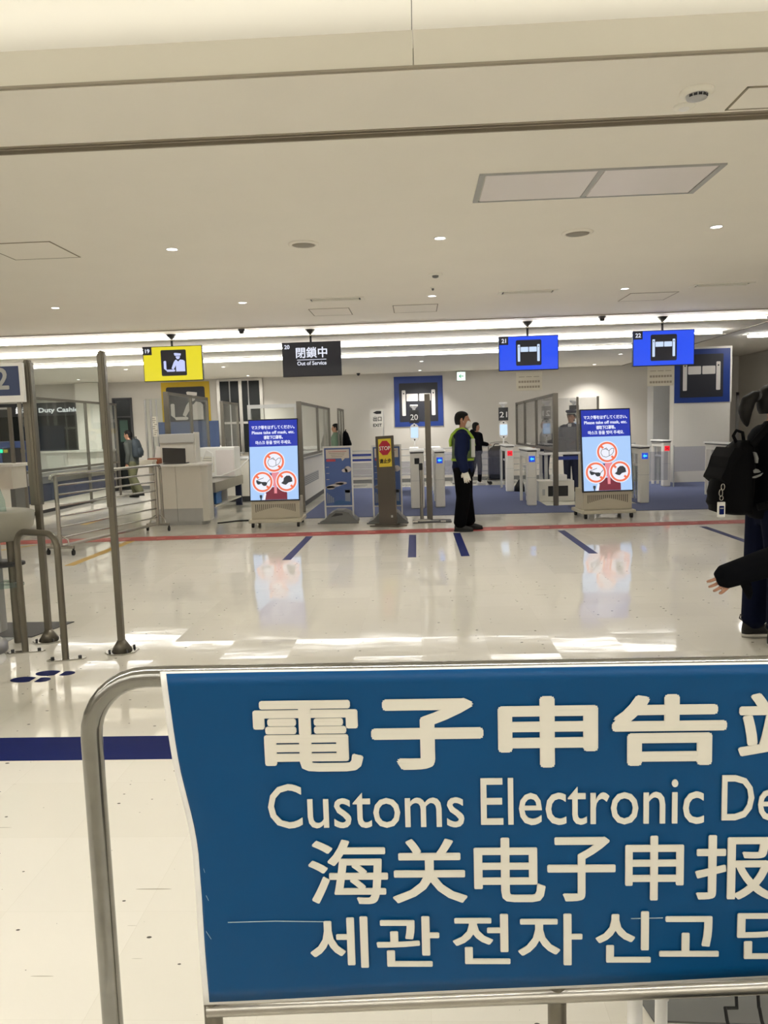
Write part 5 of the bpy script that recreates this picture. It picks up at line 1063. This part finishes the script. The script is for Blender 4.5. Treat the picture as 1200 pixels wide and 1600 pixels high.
# traveller at the far end of lane 21
A1 = [((0, -.18, 1.38), (.02, -.23, 1.14), (.26, -.17, 1.10)), ((0, .18, 1.38), (.04, .22, 1.14), (.27, .15, 1.10))]
L2 = [((0, -.085, .90), (.05, -.09, .49), (.03, -.09, .085)), ((0, .085, .90), (-.03, .09, .50), (-.16, .09, .12))]
M_WSHOE = mat('white_trainers', rgb(196, 194, 188), .6)
person('person', 'person in black hooded jacket pushing a luggage trolley beyond the gates', (1.50, 19.45, 0), R(28), 1.58, A1, L2, M_BLKJ, M_BLKT, M_WSHOE, 'full', puff=.035, ppuff=.004, voxel=.014, hood=True)
t = thing('luggage_trolley', 'luggage trolley with bent handle in front of the traveller', 'trolley', (2.05, 19.75, 0))
link('handle', MB().tube([(-.22, 0, .10), (-.22, 0, .95), (-.16, 0, 1.05), (-.05, 0, 1.07), (.25, 0, 1.07), (.30, 0, 1.02), (.30, 0, .9)], .016, 10), M_STEEL, t); link('deck', MB().box(-.25, .38, -.25, .25, .09, .12), M_STEEL, t)
for x in (-.2, .33):
    for y in (-.2, .2): link('wheel', MB().cyl((x, y - .015, .045), (x, y + .015, .045), .045, 14), M_RUB, t)
t = thing('suitcase', 'dark navy suitcase standing on the luggage trolley', 'suitcase', (2.08, 19.75, .122)); link('shell', MB().box(-.26, .26, -.16, .16, 0, .58, .05), mat('suitcase_navy', rgb(18, 22, 34), .5), t); link('lid_seam', MB().box(-.262, .262, -.006, .006, .02, .56), M_BLACK, t)
t = thing('travel_bag', 'grey soft bag lying on the suitcase', 'bag', (2.05, 19.75, .702)); link('body', MB().loft([((0, 0, 0), (.22, 0, 0), (0, .13, 0)), ((0, 0, .10), (.23, 0, 0), (0, .15, 0)), ((.02, 0, .22), (.20, 0, 0), (0, .11, 0)), ((.03, 0, .27), (.10, 0, 0), (0, .04, 0))], 16), mat('bag_grey', rgb(74, 70, 66), .8), t); link('strap', MB().tube([(-.12, 0, .22), (-.06, -.02, .32), (.06, -.02, .32), (.13, 0, .24)], .012, 8), M_BLACK, t)
# officers behind the desk
A2 = [((0, -.185, 1.38), (.03, -.23, 1.12), (.22, -.15, 1.06)), ((0, .185, 1.38), (.03, .23, 1.12), (.22, .15, 1.06))]
M_UNI = mat('uniform_navy', rgb(24, 30, 56), .75)
t, W, hd, S = person('person', 'officer with peaked cap and dark uniform behind the glass desk screen', (3.40, 17.1, 0), R(-120), 1.74, A2, L0, M_UNI, M_UNI, voxel=.014)
cap = link('cap', MB().loft([(hd(-.005, 0, .165), V((.105, 0, 0)) * S, V((0, .086, 0)) * S), (hd(-.005, 0, .20), V((.108, 0, 0)) * S, V((0, .09, 0)) * S), (hd(0, 0, .235), V((.135, 0, 0)) * S, V((0, .12, 0)) * S), (hd(-.01, 0, .262), V((.12, 0, 0)) * S, V((0, .105, 0)) * S), (hd(-.02, 0, .27), V((.03, 0, 0)) * S, V((0, .03, 0)) * S)], 20), M_UNI, t)
link('visor', MB().loft([(hd(.09, 0, .16), V((.06, 0, 0)) * S, V((0, .075, 0)) * S), (hd(.09, 0, .17), V((.06, 0, 0)) * S, V((0, .078, 0)) * S)], 16), M_BLACK, cap); link('cap_band', MB().loft([(hd(-.005, 0, .178), V((.109, 0, 0)) * S, V((0, .09, 0)) * S), (hd(-.005, 0, .195), V((.111, 0, 0)) * S, V((0, .092, 0)) * S)], 20), M_REFL, cap)
link('collar', MB().box(.09, .115, -.04, .04, 1.36 * S, 1.45 * S, .01), M_PURE, t)
person('person', 'officer with dark hair and navy uniform leaning at the desk behind the glass', (2.86, 17.2, 0), R(170), 1.60, A2, L0, M_UNI, M_UNI, None, 'full', voxel=.014)
# people at the left and far back
L3 = [((0, -.085, .90), (.10, -.09, .51), (.02, -.09, .085)), ((0, .085, .90), (-.02, .09, .50), (-.22, .09, .13))]
M_OLIVE = mat('olive_trousers', rgb(84, 84, 58), .8); M_GGREEN = mat('grey_green_jacket', rgb(62, 66, 62), .8)
t, W, hd, S = person('person', 'walking person in grey jacket and olive trousers with a dark backpack at the left', (-6.92, 18.5, 0), R(172), 1.64, A0, L3, M_GGREEN, M_OLIVE, voxel=.014, lean=.12, ppuff=.035)
def backpack(label, loc, rz, w_, d_, h_, m, grp=None):
    t = thing('backpack', label, 'backpack', loc, rz)
    link('main_bag', MB().loft([((0, 0, 0), (d_ * .42, 0, 0), (0, w_ * .44, 0)), ((0, 0, h_ * .12), (d_ * .5, 0, 0), (0, w_ * .5, 0)), ((.0, 0, h_ * .6), (d_ * .46, 0, 0), (0, w_ * .5, 0)), ((.02, 0, h_ * .88), (d_ * .34, 0, 0), (0, w_ * .42, 0)), ((.03, 0, h_), (d_ * .14, 0, 0), (0, w_ * .22, 0))], 18), m, t)
    link('front_pocket', MB().loft([((-d_ * .42, 0, h_ * .08), (d_ * .18, 0, 0), (0, w_ * .34, 0)), ((-d_ * .44, 0, h_ * .3), (d_ * .24, 0, 0), (0, w_ * .38, 0)), ((-d_ * .36, 0, h_ * .52), (d_ * .14, 0, 0), (0, w_ * .34, 0))], 14), m, t)
    link('handle', MB().tube([(.03, -.035, h_ * .96), (.01, -.03, h_ * 1.08), (.01, .03, h_ * 1.08), (.03, .035, h_ * .96)], .009, 8), m, t)
    return t
backpack('dark grey backpack worn by the walking person at the left', (-6.80, 18.49, .98), R(172), .32, .22, .46, mat('slate_cloth', rgb(44, 52, 58), .8))
p = AT(526, 680, 20.45)
person('person', 'distant person in green jacket behind the far glass screen', (p.x - .02, 20.45, 0), R(175), 1.66, A0, L0, mat('green_jacket', rgb(96, 118, 98), .8), M_BLKT, voxel=.016)
backpack('black backpack on the distant person in green', (p.x + .26, 20.42, .98), R(175), .32, .20, .48, M_BLKJ)
# person with ponytail and black backpack at the right edge
L4 = [((0, -.09, .90), (.01, -.13, .49), (.0, -.13, .085)), ((0, .09, .90), (-.02, .12, .49), (-.04, .13, .085))]
A3 = [((0, -.18, 1.36), (.06, -.24, 1.12), (.20, -.20, 1.0)), ((0, .18, 1.36), (.06, .24, 1.12), (.20, .20, 1.0))]
t, W, hd, S = person('person', 'person with ponytail, black top and dark jeans cut by the right edge', (2.325, 5.13, 0), R(4), 1.70, A3, L4, M_BLKJ, M_JEAN, M_RUB, 'ponytail', voxel=.010, puff=.03, ppuff=.03)
for (hp, kn, an) in L4:
    a_ = W(an); link('sock', MB().cyl(a_ + V((0, 0, .0)), a_ + V((.005, 0, .07)), .043, 16), M_GREY, t); link('heel_loop', MB().tube([a_ + V((-.07, 0, .03)), a_ + V((-.095, 0, .05)), a_ + V((-.09, 0, .075)), a_ + V((-.065, 0, .06))], .005, 8), M_BLACK, t)
link('hair_tie', MB().cyl(hd(-.10, 0, .16), hd(-.115, 0, .164), .036, 14), M_DGREY, t)
M_PACK = mat('backpack_black', rgb(8, 8, 10), .85, noise=.25, nscale=20, spec=.1)
t = thing('backpack', 'large black backpack with keyring on the person at the right edge', 'backpack', (2.03, 5.06, .885), R(4))
link('main_bag', MB().loft([((.02, 0, .0), (.09, 0, 0), (0, .13, 0)), ((.0, 0, .02), (.125, 0, 0), (0, .16, 0)), ((-.005, 0, .14), (.135, 0, 0), (0, .165, 0)), ((.02, 0, .30), (.115, 0, 0), (0, .16, 0)), ((.05, 0, .42), (.08, 0, 0), (0, .13, 0)), ((.065, 0, .47), (.04, 0, 0), (0, .07, 0))], 22), M_PACK, t)
link('front_flap', MB().prism([(-.04, .43), (.03, .40), (.03, .16), (-.06, .19), (-.085, .20), (-.125, .235), (-.12, .25), (-.095, .30), (-.075, .37)], -.13, .13), M_PACK, t)
link('lower_pocket', MB().loft([((-.075, 0, .02), (.03, 0, 0), (0, .11, 0)), ((-.09, 0, .07), (.045, 0, 0), (0, .13, 0)), ((-.08, 0, .17), (.03, 0, 0), (0, .12, 0))], 14), M_PACK, t)
link('handle', MB().tube([(.03, -.02, .44), (.0, -.02, .50), (.02, -.02, .535), (.06, -.02, .52), (.07, -.02, .46)], .011, 8), M_PACK, t)
link('shoulder_strap', MB().tube([(.08, -.11, .44), (.16, -.15, .56), (.28, -.17, .54), (.38, -.17, .42), (.40, -.16, .25), (.32, -.20, .10), (.10, -.15, .05)], .022, 10), M_PACK, t)
for pl in ([(.055, .285), (.07, .295), (.085, .29), (.10, .275), (.085, .27), (.06, .268)], [(.05, .245), (.10, .262), (.115, .268), (.10, .25), (.07, .238), (.052, .236)]): flat('pale_mark', [pl], -.172, M_GREY, t, .012)
flat('pale_strip', [[(.06, .40), (.075, .395), (.088, .36), (.085, .33), (.075, .33), (.07, .365)]], -.155, M_GREY, t, .02)
k0 = AT(1128, 756, 4.93); k1 = AT(1127, 797, 4.93)
t = thing('keyring_tag', 'white tag with blue emblem hanging on a metal clip from the backpack', 'keyring', (k1.x, 4.93, k1.z))
zz = k0.z - k1.z
for z0, z1, dx in ((zz, zz - .04, .008), (zz - .035, zz - .08, -.004), (zz - .075, zz - .105, 0)): link('clip', MB().tube([(dx + .011 * math.cos(q), 0, (z0 + z1) / 2 + (z0 - z1) / 2 * math.sin(q)) for q in [k * PI / 6 for k in range(13)]], .0028, 6), M_CHROME, t)
link('tag', MB().box(-.025, .023, -.006, .006, -.045, .052, .003), M_PURE, t); flat('emblem', [rrect(0, 0, .03, .055, .004)], -.0062, M_TAPE, t, .001); flat('emblem_line', [rrect(0, .012, .022, .006)], -.0074, M_LGREY, t, .001); link('tag_clip', MB().box(-.006, .004, -.004, .004, -.065, -.045), M_LGREY, t)
# arm of a second person reaching into the frame
A4 = [((0, -.19, 1.36), (.16, -.27, 1.00), (.40, -.24, .88)), ((0, .19, 1.36), (.05, .25, 1.10), (.16, .22, .92))]
hx_, hz_ = AT(1122, 897, 3.7).x, AT(1122, 897, 3.7).z
A4 = [((0, -.19, 1.34), (-.06, -.25, 1.06), (-.05, -.22, .84)), ((0, .19, 1.30), (.23, .20, .90), (.50, .14, .795))]
t, W, hd, S = person('person', 'person in black at the right edge reaching an arm into view', (hx_ + .575, 3.82, 0), R(180), 1.64, A4, L0, M_BLKJ, M_BLKT, None, 'short', voxel=.0075, puff=.035, sleeve=1.26, armfat=.012, palm=V((-.2, -1, -.1)), bvoxel=.0042)
link('sleeve_cuff', MB().loft([(W((.42, .155, .83)), V((.02, 0, .05)), V((0, .055, 0))), (W((.485, .145, .80)), V((.015, 0, .042)), V((0, .045, 0))), (W((.475, .145, .75)), V((.03, 0, .01)), V((0, .032, 0))), (W((.455, .145, .69)), V((.02, 0, .0)), V((0, .02, 0))), (W((.45, .145, .66)), V((.008, 0, .0)), V((0, .008, 0)))], 12), M_BLKJ, t)
